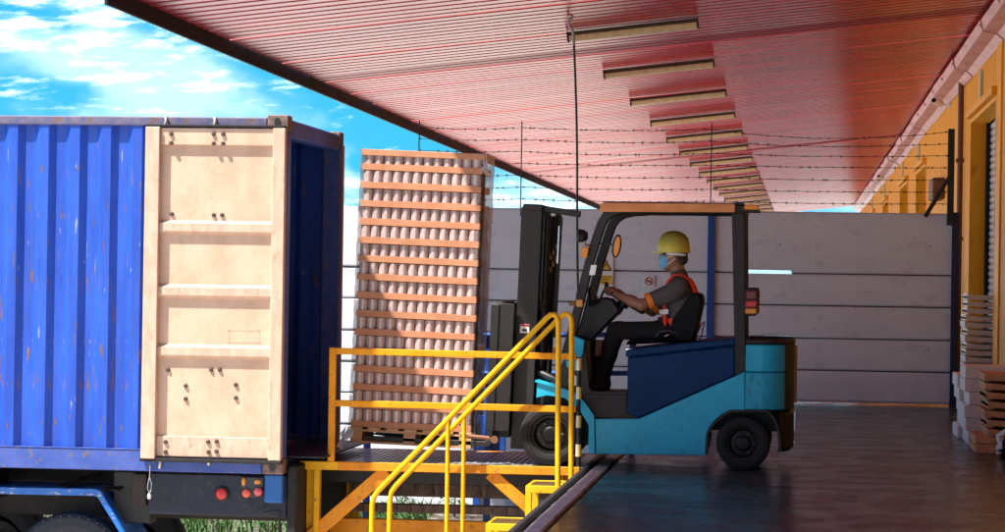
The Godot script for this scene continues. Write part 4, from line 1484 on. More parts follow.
func build_forklift():
	var N = -20.50
	var Fz = -21.70
	var f = thing("forklift", V(-1.1, 0, -21.1), "turquoise and navy electric forklift with black mast and orange roof edge", "forklift")
	var mb = MB.new()
	var ch = [V2(-1.611, 0.383), V2(-1.263, 0.391), V2(-0.436, 0.778), V2(-0.432, 0.479), V2(-0.533, 0.477), V2(-0.575, 0.462), V2(-0.611, 0.439), V2(-0.655, 0.405), V2(-0.688, 0.364), V2(-0.712, 0.33), V2(-0.728, 0.292), V2(-0.739, 0.115), V2(-1.60, 0.107)]
	mb.prism(ch, N, N - 0.05, 0.006)
	obj(mb, "chassis_side", mats.cyan, f)
	mb = MB.new()
	mb.prism(ch, Fz, Fz + 0.05, 0.006)
	obj(mb, "chassis_side", mats.cyan, f)
	mb = MB.new()
	mb.prism([V2(-1.60, 0.13), V2(-1.60, 0.36), V2(-1.26, 0.37), V2(-0.45, 0.75), V2(-0.45, 0.52), V2(-0.74, 0.42), V2(-0.76, 0.13)], N - 0.051, Fz + 0.051)
	mb.span(V(-0.76, 0.30, -20.80), V(-0.10, 0.52, -21.4))
	obj(mb, "chassis_core", mats.black_steel, f)
	mb = MB.new()
	# dark liner of the rear wheel arch
	mb.prism(ribbon([V2(-0.735, 0.125), V2(-0.720, 0.29), V2(-0.675, 0.37), V2(-0.60, 0.435), V2(-0.53, 0.470), V2(-0.26, 0.474), V2(-0.205, 0.42), V2(-0.165, 0.31), V2(-0.15, 0.16)], 0.022), N - 0.004, -20.80, 0.002)
	obj(mb, "rear_arch", mats.black_steel, f)
	# step well and floor
	mb = MB.new()
	mb.span(V(-1.70, 0.545, N - 0.03), V(-1.362, 0.575, Fz + 0.03), 0.004)
	mb.prism([V2(-1.66, 0.392), V2(-1.27, 0.396), V2(-1.30, 0.42), V2(-1.365, 0.44), V2(-1.365, 0.60), V2(-1.66, 0.60)], N - 0.045, N - 0.10, 0.004)
	obj(mb, "step_panel", mats.mast_steel, f)
	# hood over the battery
	mb = MB.new()
	mb.prism([V2(-1.362, 0.432), V2(-1.272, 0.394), V2(-0.518, 0.745), V2(-0.518, 0.98), V2(-1.362, 0.873)], N - 0.035, Fz + 0.035, 0.012)
	var hood = obj(mb, "battery_hood", mats.navy, f)
	mb = MB.new()
	mb.prism(rounded([V2(-1.378, 0.876), V2(-0.514, 0.985), V2(-0.514, 1.042), V2(-1.362, 0.936), V2(-1.378, 0.925)], 0.012, 2), N - 0.028, Fz + 0.028, 0.01)
	obj(mb, "hood_lid", mats.navy, hood)
	mb = MB.new()
	mb.span(V(-1.385, 0.925, N - 0.10), V(-1.33, 0.945, N - 0.30), 0.004)
	obj(mb, "hood_latch", mats.chrome, hood)
	# counterweight, rounded in plan
	var plan = [V2(-0.432, N), V2(-0.30, N)]
	for k in 9:
		var a = PI * 0.5 * k / 8.0
		plan.append(V2(-0.30 + sin(a) * 0.245, N - 0.30 + cos(a) * 0.30))
	for k in 9:
		var a = PI * 0.5 * k / 8.0
		plan.append(V2(-0.30 + cos(a) * 0.245, Fz + 0.30 - sin(a) * 0.30))
	plan.append_array([V2(-0.30, Fz), V2(-0.432, Fz)])
	var up = Basis(Vector3.RIGHT, Vector3.BACK, Vector3.UP)
	mb = MB.new()
	mb.xf = Transform3D(up, Vector3.ZERO)
	mb.prism(plan, 0.483, 0.775, 0.008)
	var cw = obj(mb, "counterweight", mats.cyan_worn, f)
	mb = MB.new()
	mb.xf = Transform3D(up, Vector3.ZERO)
	mb.prism(plan, 0.780, 0.992, 0.008)
	obj(mb, "upper_block", mats.cyan, cw)
	mb = MB.new()
	mb.xf = Transform3D(up, Vector3.ZERO)
	var cap = []
	for q in plan:
		cap.append(V2(q.x + (0.008 if q.x > -0.4 else 0.0), q.y + (0.006 if q.y > -21.1 else -0.006)))
	mb.prism(cap, 0.994, 1.038, 0.012)
	obj(mb, "cap", mats.mast_steel, cw)
	# separate black layer wrapped round the back of both blocks
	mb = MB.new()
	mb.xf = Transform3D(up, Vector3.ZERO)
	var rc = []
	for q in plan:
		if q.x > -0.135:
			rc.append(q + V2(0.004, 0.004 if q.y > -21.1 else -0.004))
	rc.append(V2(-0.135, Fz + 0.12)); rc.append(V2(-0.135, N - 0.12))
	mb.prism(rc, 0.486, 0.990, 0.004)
	obj(mb, "rear_black_layer", mats.rear_black, cw)
	mb = MB.new()
	mb.xf = Transform3D(up, Vector3.ZERO)
	var low = []
	for q in plan:
		if q.x > -0.17:
			low.append(q + V2(0.006, 0))
	low.append(V2(-0.165, Fz + 0.05)); low.append(V2(-0.165, N - 0.05))
	mb.prism(low, 0.150, 0.481, 0.035)
	obj(mb, "bumper", mats.black_steel, cw)
	mb = MB.new()
	mb.span(V(-0.058, 0.52, N - 0.52), V(-0.030, 0.98, N - 0.60), 0.006)
	obj(mb, "rear_strip", mats.brass, cw)
	mb = MB.new()
	mb.span(V(-0.06, 0.30, N - 0.40), V(-0.035, 0.46, N - 0.48), 0.006)
	mb.span(V(-0.06, 0.19, N - 0.38), V(-0.038, 0.23, N - 0.46), 0.006)
	obj(mb, "rear_plate", mats.chrome, cw)
	# wheels
	wheel(f, V(-1.966, 0.250, N - 0.115), 0.247, 0.19, mats.rubber, mats.rim, 1.0, 0)
	wheel(f, V(-1.966, 0.250, Fz + 0.115), 0.247, 0.19, mats.rubber, mats.rim, -1.0, 0)
	wheel(f, V(-0.443, 0.215, N - 0.10), 0.213, 0.17, mats.rubber, mats.rim, 1.0, 0)
	wheel(f, V(-0.443, 0.215, Fz + 0.10), 0.213, 0.17, mats.rubber, mats.rim, -1.0, 0)
	mb = MB.new()
	mb.tube([V(-1.966, 0.25, N - 0.2), V(-1.966, 0.25, Fz + 0.2)], 0.10, 14)
	mb.span(V(-2.08, 0.16, N - 0.26), V(-1.60, 0.55, Fz + 0.26), 0.01)
	obj(mb, "drive_axle", mats.black_steel, f)
	mb = MB.new()
	mb.tube([V(-0.443, 0.215, N - 0.2), V(-0.443, 0.215, Fz + 0.2)], 0.06, 12)
	obj(mb, "steer_axle", mats.black_steel, f)
	# front fender: inner panel and turquoise lip
	mb = MB.new()
	mb.prism([V2(-2.075, 0.66), V2(-1.796, 0.585), V2(-1.748, 0.546), V2(-1.692, 0.492), V2(-1.625, 0.40), V2(-1.615, 0.11), V2(-1.66, 0.11), V2(-1.66, 0.33), V2(-1.74, 0.46), V2(-1.86, 0.545), V2(-2.0, 0.56), V2(-2.08, 0.54)], N - 0.012, N - 0.24, 0.003)
	var fen = obj(mb, "front_fender", mats.cyan, f)
	mb = MB.new()
	mb.prism(ribbon([V2(-2.092, 0.672), V2(-1.796, 0.593), V2(-1.748, 0.556), V2(-1.692, 0.502), V2(-1.624, 0.408), V2(-1.612, 0.107)], 0.013), N + 0.006, N - 0.26, 0.002)
	obj(mb, "fender_lip", mats.cyan, fen)
	# front cowl
	mb = MB.new()
	mb.prism([V2(-1.93, 0.60), V2(-1.80, 0.58), V2(-1.66, 0.46), V2(-1.62, 0.60), V2(-1.66, 0.62), V2(-1.70, 0.99), V2(-1.80, 1.02), V2(-1.89, 0.80)], N - 0.05, N - 0.14, 0.006)
	mb.prism([V2(-1.93, 0.60), V2(-1.80, 0.58), V2(-1.66, 0.46), V2(-1.62, 0.60), V2(-1.66, 0.62), V2(-1.70, 0.99), V2(-1.80, 1.02), V2(-1.89, 0.80)], Fz + 0.05, Fz + 0.14, 0.006)
	mb.prism([V2(-1.93, 0.62), V2(-1.82, 0.60), V2(-1.72, 0.62), V2(-1.74, 0.99), V2(-1.80, 1.02), V2(-1.89, 0.80)], N - 0.14, Fz + 0.14, 0.0)
	var cowl = obj(mb, "cowl", mats.black_steel, f)
	for z in [N, Fz + 0.05]:
		mb = MB.new()
		mb.prism([V2(-1.782, 1.035), V2(-1.704, 1.005), V2(-1.714, 0.895), V2(-1.730, 0.87), V2(-1.838, 0.875)], z, z - 0.05, 0.006)
		mb.prism([V2(-1.85, 0.842), V2(-1.745, 0.842), V2(-1.745, 0.805), V2(-1.76, 0.758), V2(-1.84, 0.79)], z, z - 0.05, 0.004)
		obj(mb, "cowl_panel", mats.cyan, cowl)
	mb = MB.new()
	mb.lathe([V2(0.042, 0), V2(0.042, 0.004), V2(0, 0.004)], V(-1.788, 0.681, N - 0.05), Vector3.BACK, 20)
	var stc = obj(mb, "round_sticker", mats.sticker, cowl)
	mb = MB.new()
	mb.lathe([V2(0.010, 0), V2(0.010, 0.006), V2(0, 0.006)], V(-1.790, 0.705, N - 0.05), Vector3.BACK, 10)
	obj(mb, "red_mark", mats.red_paint, stc)
	mb = MB.new()
	mb.span(V(-1.768, 0.676, N - 0.05), V(-1.75, 0.690, N - 0.0442))
	obj(mb, "green_mark", mats.green_paint, stc)
	mb = MB.new()
	mb.prism([V2(-1.64, 1.00), V2(-1.59, 1.00), V2(-1.60, 0.87), V2(-1.655, 0.87)], -20.86, -20.95, 0.006)
	obj(mb, "brown_trim", mats.brown, cowl)
	# overhead guard
	var line = [V2(-1.287, 2.058), V2(-1.40, 2.052), V2(-1.49, 2.030), V2(-1.548, 1.99), V2(-1.583, 1.935), V2(-1.617, 1.831), V2(-1.678, 1.624), V2(-1.752, 1.297), V2(-1.812, 1.041), V2(-1.858, 0.873)]
	for z in [[N - 0.035, -0.065], [Fz + 0.035, 0.065]]:
		mb = MB.new()
		mb.prism(ribbon(line, 0.074), z[0], z[0] + z[1], 0.010)
		obj(mb, "front_pillar", mats.mast_steel, f)
		mb = MB.new()
		mb.prism([V2(-0.560, 2.03), V2(-0.454, 2.03), V2(-0.428, 0.752), V2(-0.516, 0.752)], z[0], z[0] + z[1], 0.010)
		obj(mb, "rear_pillar", mats.mast_steel, f)
	var gd = null
	mb = MB.new()
	for k in 9:
		var z = lerp(N - 0.08, Fz + 0.08, k / 8.0)
		mb.span(V(-1.52, 2.035, z + 0.012), V(-0.50, 2.085, z - 0.012), 0.004)
	mb.span(V(-1.58, 2.02, N - 0.03), V(-1.50, 2.09, Fz + 0.03), 0.01)
	mb.span(V(-0.57, 2.02, N - 0.03), V(-0.45, 2.09, Fz + 0.03), 0.01)
	mb.span(V(-1.35, 2.026, N - 0.03), V(-0.55, 2.080, N - 0.09), 0.008)
	mb.span(V(-1.35, 2.026, Fz + 0.03), V(-0.55, 2.080, Fz + 0.09), 0.008)
	gd = obj(mb, "overhead_guard", mats.mast_steel, f)
	for z in [[N - 0.002, -0.028], [Fz + 0.002, 0.028]]:
		mb = MB.new()
		mb.prism(rounded([V2(-1.605, 2.022), V2(-1.59, 2.093), V2(-0.533, 2.097), V2(-0.533, 2.030)], 0.012, 2), z[0], z[0] + z[1], 0.004)
		obj(mb, "roof_edge", mats.guard_orange, gd)
	mb = MB.new()
	mb.span(V(-1.57, 2.096, N - 0.01), V(-0.46, 2.106, Fz + 0.01), 0.003)
	obj(mb, "rain_sheet", mats.smoke_glass, gd)
	mb = MB.new()
	mb.prism(rounded([V2(-0.462, 2.052), V2(-0.348, 2.050), V2(-0.348, 2.086), V2(-0.40, 2.095), V2(-0.462, 2.092)], 0.014, 3), N - 0.02, N - 0.14, 0.008)
	var bc = obj(mb, "beacon", mats.amber, f)
	mb = MB.new()
	mb.span(V(-0.47, 2.030, N - 0.015), V(-0.335, 2.050, N - 0.145), 0.005)
	obj(mb, "beacon_base", mats.plastic, bc)
	# lamp cluster
	for z in [[N + 0.01, -0.09], [Fz - 0.01, 0.09]]:
		mb = MB.new()
		mb.span(V(-0.446, 1.218, z[0]), V(-0.352, 1.438, z[0] + z[1]), 0.012)
		var lc = obj(mb, "tail_lamp", mats.plastic, f)
		for q in [[1.345, 1.42, mats.red_dark], [1.285, 1.340, mats.red_lens], [1.232, 1.280, mats.amber]]:
			mb = MB.new()
			mb.span(V(-0.440, q[0], z[0] + 0.006 * sign(-z[1])), V(-0.349, q[1], z[0] + z[1] * 0.8), 0.01)
			obj(mb, "lens", q[2], lc)
	# mirror, work lamp, turn lamp, side marker
	mb = MB.new()
	mb.xf = Transform3D(Basis(Vector3.BACK, -0.14), V(-1.463, 1.753, N - 0.02))
	var el = []
	var el2 = []
	for k in 20:
		el.append(V2(cos(TAU * k / 20) * 0.036, sin(TAU * k / 20) * 0.094))
		el2.append(V2(0.004 + cos(TAU * k / 20) * 0.024, sin(TAU * k / 20) * 0.080))
	mb.prism(el, 0.0, -0.05, 0.008)
	var mir = obj(mb, "mirror", mats.plastic, f)
	mb = MB.new()
	mb.xf = Transform3D(Basis(Vector3.BACK, -0.14), V(-1.463, 1.753, N - 0.02))
	mb.prism(el2, 0.006, -0.01, 0.004)
	obj(mb, "amber_back", mats.amber, mir)
	mb = MB.new()
	mb.tube([V(-1.46, 1.76, N - 0.05), V(-1.52, 1.765, N - 0.06), V(-1.60, 1.77, N - 0.06)], 0.008, 6)
	obj(mb, "mirror_arm", mats.plastic, mir)
	mb = MB.new()
	mb.lathe([V2(0, -0.045), V2(0.03, -0.04), V2(0.05, -0.01), V2(0.054, 0.03), V2(0.05, 0.04), V2(0, 0.042)], V(-1.735, 1.829, N - 0.04), V(-1, 0.05, 0.1), 18)
	var wl = obj(mb, "work_lamp", mats.plastic, f)
	mb = MB.new()
	mb.lathe([V2(0.046, 0.043), V2(0.03, 0.05), V2(0, 0.052)], V(-1.735, 1.829, N - 0.04), V(-1, 0.05, 0.1), 18)
	obj(mb, "glass", mats.chrome, wl)
	mb = MB.new()
	mb.tube([V(-1.72, 1.79, N - 0.05), V(-1.71, 1.755, N - 0.06), V(-1.62, 1.76, N - 0.06)], 0.010, 6)
	obj(mb, "lamp_arm", mats.chrome, wl)
	mb = MB.new()
	mb.xf = Transform3D(Basis(Vector3.BACK, -0.15), V(-1.712, 1.700, N - 0.02))
	mb.box(Vector3.ZERO, V(0.055, 0.085, 0.05), 0.008)
	obj(mb, "turn_lamp", mats.amber, f)
	mb = MB.new()
	mb.tube([V(-1.69, 1.70, N - 0.04), V(-1.64, 1.71, N - 0.05)], 0.009, 6)
	obj(mb, "turn_lamp_arm", mats.plastic, f)
	mb = MB.new()
	mb.span(V(-1.775, 1.268, N - 0.005), V(-1.722, 1.325, N - 0.06), 0.006)
	var sm = obj(mb, "side_marker", mats.marker, f)
	mb = MB.new()
	mb.span(V(-1.838, 1.275, N - 0.02), V(-1.777, 1.312, N - 0.06), 0.01)
	obj(mb, "marker_lens", mats.amber_dark, sm)
	mb = MB.new()
	mb.tube([V(-1.74, 1.325, N - 0.03), V(-1.755, 1.40, N - 0.03), V(-1.765, 1.47, N - 0.03)], 0.004, 5)
	obj(mb, "aerial", mats.plastic, f)
	mb = MB.new()
	mb.prism([V2(-1.662, 1.60), V2(-1.618, 1.60), V2(-1.632, 1.52), V2(-1.678, 1.52)], N - 0.032, N - 0.0345)
	obj(mb, "decal", mats.white, f)
	# dash and steering
	mb = MB.new()
	mb.prism(rounded([V2(-1.73, 1.30), V2(-1.60, 1.345), V2(-1.52, 1.33), V2(-1.456, 1.233), V2(-1.69, 0.985), V2(-1.81, 1.03)], 0.02, 3), -20.94, -21.26, 0.015)
	mb.prism(rounded([V2(-1.71, 1.42), V2(-1.67, 1.43), V2(-1.62, 1.30), V2(-1.70, 1.26)], 0.015, 3), -20.75, -20.93, 0.01)
	var dash = obj(mb, "steering_column", mats.plastic, f)
	var wc = V(-1.43, 1.315, -21.1)
	var wu = V(-0.852, 0.523, 0)
	mb = MB.new()
	var ring = []
	for k in 33:
		ring.append(wc + wu * cos(TAU * k / 32) * 0.175 + Vector3.BACK * sin(TAU * k / 32) * 0.175)
	mb.tube(ring, 0.016, 8, false)
	for k in 3:
		mb.tube([wc - V(0.012, 0.02, 0), wc + wu * cos(TAU * k / 3) * 0.17 + Vector3.BACK * sin(TAU * k / 3) * 0.17], 0.012, 6)
	mb.lathe([V2(0.05, -0.05), V2(0.05, 0.0), V2(0.04, 0.012), V2(0, 0.014)], wc, V(0.523, 0.852, 0), 16)
	mb.tube([wc, wc - V(0.523, 0.852, 0) * 0.12], 0.03, 10)
	var sw = obj(mb, "steering_wheel", mats.plastic, dash)
	mb = MB.new()
	mb.tube([wc - wu * 0.165, wc - wu * 0.165 + V(0.523, 0.852, 0) * 0.05], 0.008, 6)
	mb.ellipsoid(wc - wu * 0.165 + V(0.523, 0.852, 0) * 0.06, V(0.022, 0.022, 0.022), 10, 8)
	obj(mb, "steering_knob", mats.plastic, sw)
	mb = MB.new()
	for k in 3:
		mb.tube([V(-1.66, 1.30, -21.30 - k * 0.05), V(-1.60, 1.44, -21.30 - k * 0.05)], 0.007, 6)
		mb.ellipsoid(V(-1.60, 1.445, -21.30 - k * 0.05), V(0.016, 0.02, 0.016), 8, 6)
	obj(mb, "lever", mats.plastic, dash)
	# seat
	mb = MB.new()
	mb.prism(rounded([V2(-1.40, 0.965), V2(-1.385, 0.998), V2(-1.25, 1.012), V2(-0.86, 1.05), V2(-0.85, 1.0)], 0.012, 3), -20.84, -21.36, 0.02)
	var seat = obj(mb, "seat", mats.seat, f)
	mb = MB.new()
	mb.prism(rounded([V2(-0.93, 1.0), V2(-1.005, 1.10), V2(-1.0, 1.19), V2(-0.915, 1.33), V2(-0.87, 1.395), V2(-0.80, 1.385), V2(-0.785, 1.33), V2(-0.83, 1.10), V2(-0.86, 0.99)], 0.02, 3), -20.86, -21.34, 0.03)
	obj(mb, "backrest", mats.seat, seat)
	for z in [[-20.815, -20.875], [-21.385, -21.325]]:
		mb = MB.new()
		mb.prism(rounded([V2(-1.035, 1.06), V2(-1.035, 1.17), V2(-0.96, 1.27), V2(-0.88, 1.385), V2(-0.82, 1.39), V2(-0.79, 1.33), V2(-0.83, 1.12), V2(-0.86, 1.0), V2(-0.99, 1.005)], 0.025, 3), z[0], z[1], 0.015)
		obj(mb, "side_bolster", mats.seat, seat)
	mb = MB.new()
	mb.tube([V(-1.16, 1.03, -20.84), V(-1.12, 1.075, -20.83), V(-1.05, 1.085, -20.83), V(-0.98, 1.06, -20.83)], 0.018, 8)
	obj(mb, "hip_bar", mats.plastic, seat)
	mb = MB.new()
	mb.tube([V(-1.085, 1.040, -20.815), V(-1.055, 1.052, -20.815)], 0.008, 6)
	obj(mb, "buckle", mats.chrome, seat)
	mb = MB.new()
	mb.prism(rounded([V2(-0.875, 1.01), V2(-0.815, 1.01), V2(-0.785, 1.16), V2(-0.82, 1.14)], 0.01, 2), -21.36, -21.40, 0.01)
	obj(mb, "seat_side_trim", mats.brown_red, seat)

	# mast, leaning back with the load
	var tx = tilted()
	var mast = []
	for z in [[-20.72, -0.12], [-21.36, -0.12]]:
		mb = MB.new(); mb.xf = tx
		mb.span(V(-2.302, 0.12, z[0]), V(-2.135, 2.06, z[0] - 0.022), 0.004)
		mb.span(V(-2.302, 0.12, z[0] - 0.022), V(-2.28, 2.06, z[0] - 0.12), 0.003)
		mb.span(V(-2.157, 0.12, z[0] - 0.022), V(-2.135, 2.06, z[0] - 0.12), 0.003)
		mast.append(obj(mb, "mast_rail", mats.mast_steel, f))
		mb = MB.new(); mb.xf = tx
		mb.span(V(-2.27, 0.14, z[0] - 0.035), V(-2.165, 2.085, z[0] - 0.10), 0.004)
		obj(mb, "inner_rail", mats.black_steel, mast[mast.size() - 1])
	mb = MB.new(); mb.xf = tx
	mb.span(V(-2.29, 2.03, -20.70), V(-2.13, 2.085, -21.50), 0.01)
	obj(mb, "top_cross_member", mats.black_steel, f)
	for cm in [[-2.29, 0.40, -2.20, 0.52, -20.84], [-2.13, 1.20, -2.10, 1.32, -20.84], [-2.13, 0.30, -2.06, 0.62, -20.80]]:
		mb = MB.new(); mb.xf = tx
		mb.span(V(cm[0], cm[1], cm[4]), V(cm[2], cm[3], -42.2 - cm[4]), 0.006)
		obj(mb, "cross_member", mats.black_steel, f)
	mb = MB.new(); mb.xf = tx
	mb.bar(V(-2.20, 2.062, -20.80), V(-1.83, 2.020, -20.80), 0.05, 0.04, Vector3.BACK, 0.008)
	obj(mb, "hose_arm", mats.black_steel, f)
	for z in [-20.88, -21.32]:
		mb = MB.new(); mb.xf = tx
		mb.tube([V(-2.10, 0.25, z), V(-2.10, 1.25, z)], 0.045, 14)
		mb.tube([V(-2.10, 1.25, z), V(-2.10, 2.0, z)], 0.030, 12)
		obj(mb, "lift_cylinder", mats.black_steel, f)
	for k in 5:
		mb = MB.new(); mb.xf = tx
		var z = -20.93 - k * 0.045
		var x = -2.085 + k * 0.017
		mb.tube([V(x, 2.0, z), V(x - 0.004, 1.7, z), V(x - 0.008, 1.40, z), V(x - 0.04, 1.0, z + 0.01), V(x - 0.05, 0.6, z)], 0.0105, 7)
		var ho = obj(mb, "hose", mats.rubber, f)
		if k < 4:
			mb = MB.new(); mb.xf = tx
			for q in 2:
				mb.lathe([V2(0, 0), V2(0.014, 0), V2(0.014, 0.03), V2(0.011, 0.03), V2(0.011, 0.045), V2(0, 0.045)], V(x - 0.006, 1.50 + 0.045 * k + q * 0.10, z), Vector3.UP, 8)
			obj(mb, "hose_fitting", mats.brass, ho)
	mb = MB.new(); mb.xf = tx
	# chain and sheave at the back of the mast
	mb.prism(rounded([V2(-2.045, 1.02), V2(-2.012, 1.02), V2(-2.000, 1.99), V2(-2.02, 2.025), V2(-2.06, 2.025), V2(-2.065, 1.98)], 0.015, 3), -21.06, -21.10, 0.004)
	var chn = obj(mb, "chain_guard", mats.black_steel, f)
	mb = MB.new(); mb.xf = tx
	for k in 22:
		mb.span(V(-2.030, 1.62 + k * 0.014, -21.055), V(-2.018, 1.630 + k * 0.014, -21.04), 0.001)
	obj(mb, "chain", mats.chrome, chn)
	# label on the mast rail
	mb = MB.new(); mb.xf = tx
	mb.span(V(-2.268, 1.05, -20.7195), V(-2.195, 1.122, -20.717))
	var lb = obj(mb, "warning_label", mats.white, f)
	mb = MB.new(); mb.xf = tx
	mb.span(V(-2.266, 1.103, -20.717), V(-2.197, 1.12, -20.7155))
	obj(mb, "red_stripe", mats.red_paint, lb)
	mb = MB.new(); mb.xf = tx
	mb.prism([V2(-2.255, 1.075), V2(-2.235, 1.09), V2(-2.235, 1.082), V2(-2.21, 1.082), V2(-2.215, 1.064), V2(-2.245, 1.060)], -20.717, -20.7155)
	obj(mb, "symbol", mats.black_paint, lb)
	# carriage, backrest and forks
	mb = MB.new(); mb.xf = tx
	for z in [[-20.62, -0.07], [-21.58, 0.07]]:
		mb.prism(rounded([V2(-2.49, 0.26), V2(-2.49, 1.26), V2(-2.475, 1.28), V2(-2.31, 1.28), V2(-2.31, 0.26)], 0.012, 2), z[0] - 0.012, z[0] + z[1], 0.005)
		mb.span(V(-2.498, 0.26, z[0]), V(-2.43, 1.27, z[0] + z[1] * 0.6), 0.006)
	for y in [0.30, 0.62, 0.95, 1.20]:
		mb.span(V(-2.47, y, -20.69), V(-2.41, y + 0.09, -21.51), 0.006)
	mb.span(V(-2.42, 0.20, -20.80), V(-2.32, 0.70, -21.40), 0.01)
	var car = obj(mb, "carriage", mats.black_steel, f)
	for z in [-20.85, -21.33]:
		mb = MB.new(); mb.xf = tx
		mb.prism([V2(-2.46, 0.72), V2(-2.50, 0.72), V2(-2.50, 0.172), V2(-2.52, 0.160), V2(-3.50, 0.150), V2(-3.52, 0.135), V2(-3.40, 0.126), V2(-2.50, 0.120), V2(-2.47, 0.135), V2(-2.46, 0.17)], z + 0.06, z - 0.06, 0.003)
		obj(mb, "fork", mats.mast_steel, f)
	mb = MB.new(); mb.xf = tx
	mb.tube([V(-2.64, 0.205, -20.66), V(-2.42, 0.195, -20.66)], 0.018, 8)
	mb.lathe([V2(0, -0.02), V2(0.032, -0.02), V2(0.032, 0.02), V2(0, 0.02)], V(-2.425, 0.19, -20.65), Vector3.BACK, 10)
	obj(mb, "carriage_pin", mats.brass_dark, car)
	mb = MB.new()
	mb.tube([V(-2.11, 0.74, -20.80), V(-1.90, 0.66, -20.70)], 0.03, 10)
	mb.tube([V(-2.11, 0.74, -20.80), V(-2.02, 0.705, -20.76)], 0.018, 10)
	obj(mb, "tilt_cylinder", mats.black_steel, f)

# ---------------------------------------------------------------- driver
func build_person():
	var at = V(-0.98, 1.03, -21.1)
	var p = thing("person", at, "seated driver in grey shirt, yellow hard hat and blue face mask gripping the steering wheel", "person")
	var zc = -21.1
	var q = func(x, y, z): return Vector3(x, y, zc + z)
	var body = [
		[q.call(-1.035, 1.715, 0), q.call(-1.03, 1.76, 0), 0.088, 0.090],
		[q.call(-1.075, 1.68, 0.0), q.call(-1.095, 1.615, 0), 0.062, 0.040],
		[q.call(-1.045, 1.66, 0.03), q.call(-1.085, 1.60, 0.018), 0.05, 0.032],
		[q.call(-1.045, 1.66, -0.03), q.call(-1.085, 1.60, -0.018), 0.05, 0.032],
		[q.call(-1.132, 1.70, 0), q.call(-1.147, 1.662, 0), 0.011, 0.017],
		[q.call(-1.02, 1.64, 0), q.call(-0.985, 1.49, 0), 0.055, 0.066],
		[q.call(-0.98, 1.43, 0.05), q.call(-0.95, 1.06, 0.05), 0.085, 0.10],
		[q.call(-0.98, 1.43, -0.05), q.call(-0.95, 1.06, -0.05), 0.085, 0.10],
		[q.call(-0.975, 1.43, -0.16), q.call(-0.975, 1.43, 0.16), 0.055, 0.055],
		[q.call(-0.985, 1.42, 0.19), q.call(-1.28, 1.285, 0.235), 0.050, 0.041],
		[q.call(-1.28, 1.285, 0.235), q.call(-1.36, 1.318, 0.205), 0.042, 0.042],
		[q.call(-1.36, 1.318, 0.205), q.call(-1.50, 1.372, 0.145), 0.042, 0.027],
		[q.call(-0.985, 1.42, -0.19), q.call(-1.22, 1.235, -0.25), 0.050, 0.041],
		[q.call(-1.22, 1.235, -0.25), q.call(-1.46, 1.335, -0.185), 0.042, 0.027],
		[q.call(-0.95, 1.065, 0.09), q.call(-1.49, 1.072, 0.135), 0.070, 0.052],
		[q.call(-0.95, 1.065, -0.09), q.call(-1.49, 1.072, -0.135), 0.070, 0.052],
		[q.call(-1.49, 1.072, 0.135), q.call(-1.61, 0.66, 0.13), 0.050, 0.034],
		[q.call(-1.49, 1.072, -0.135), q.call(-1.61, 0.66, -0.13), 0.050, 0.034],
		[q.call(-1.60, 0.635, 0.13), q.call(-1.74, 0.612, 0.14), 0.030, 0.024],
		[q.call(-1.60, 0.635, -0.13), q.call(-1.74, 0.612, -0.14), 0.030, 0.024],
	]
	var mb = MB.new()
	mb.flesh(body, 0.013, 0.03)
	# ears
	for s in [1.0, -1.0]:
		mb.flesh([[q.call(-1.025, 1.695, 0.083 * s), q.call(-1.035, 1.655, 0.080 * s), 0.017, 0.011]], 0.006, 0.005)
	# hands: rim of the wheel runs through the curled fingers
	var wc = V(-1.43, 1.315, zc)
	var wu = V(-0.852, 0.523, 0)
	var wn = V(0.523, 0.852, 0)
	for h in [[0.72, 1.0], [-1.05, -1.0]]:
		var a = h[0]
		var rad = wu * cos(a) + Vector3.BACK * sin(a)       # outwards on the wheel
		var tan_ = (Vector3.BACK * cos(a) - wu * sin(a)) * h[1]
		var rim = wc + rad * 0.175
		var wrist = q.call(-1.495, 1.370, 0.147) if h[1] > 0 else q.call(-1.455, 1.333, -0.187)
		var palm = rim + wn * 0.032 - rad * 0.028
		var hb = [
			[wrist, palm - tan_ * 0.012, 0.026, 0.023],
			[wrist, palm + tan_ * 0.020, 0.026, 0.021],
			[palm - tan_ * 0.030, palm + tan_ * 0.028, 0.019, 0.018],
		]
		var fin = [[-0.034, 0.92], [-0.012, 1.06], [0.011, 1.0], [0.032, 0.82]]
		for fg in fin:
			var k0 = palm + tan_ * fg[0] + rad * 0.006 + wn * 0.004
			var k1 = rim + tan_ * fg[0] + rad * (0.022 * fg[1]) + wn * 0.026
			var k2 = rim + tan_ * fg[0] + rad * (0.032 * fg[1]) - wn * 0.006
			var k3 = rim + tan_ * fg[0] + rad * 0.010 - wn * 0.027 * fg[1]
			hb.append([k0, k1, 0.0105, 0.0098])
			hb.append([k1, k2, 0.0098, 0.0090])
			hb.append([k2, k3, 0.0090, 0.0078])
		# thumb leaves the side of the palm and closes from the inside of the rim
		var t0 = palm - tan_ * 0.030 - rad * 0.012
		var t1 = rim - tan_ * 0.046 - rad * 0.026 + wn * 0.008
		var t2 = rim - tan_ * 0.040 - rad * 0.018 - wn * 0.022
		hb.append([t0, t1, 0.0135, 0.011])
		hb.append([t1, t2, 0.011, 0.0088])
		mb.flesh(hb, 0.0042, 0.007)
	obj(mb, "body", mats.skin, p)
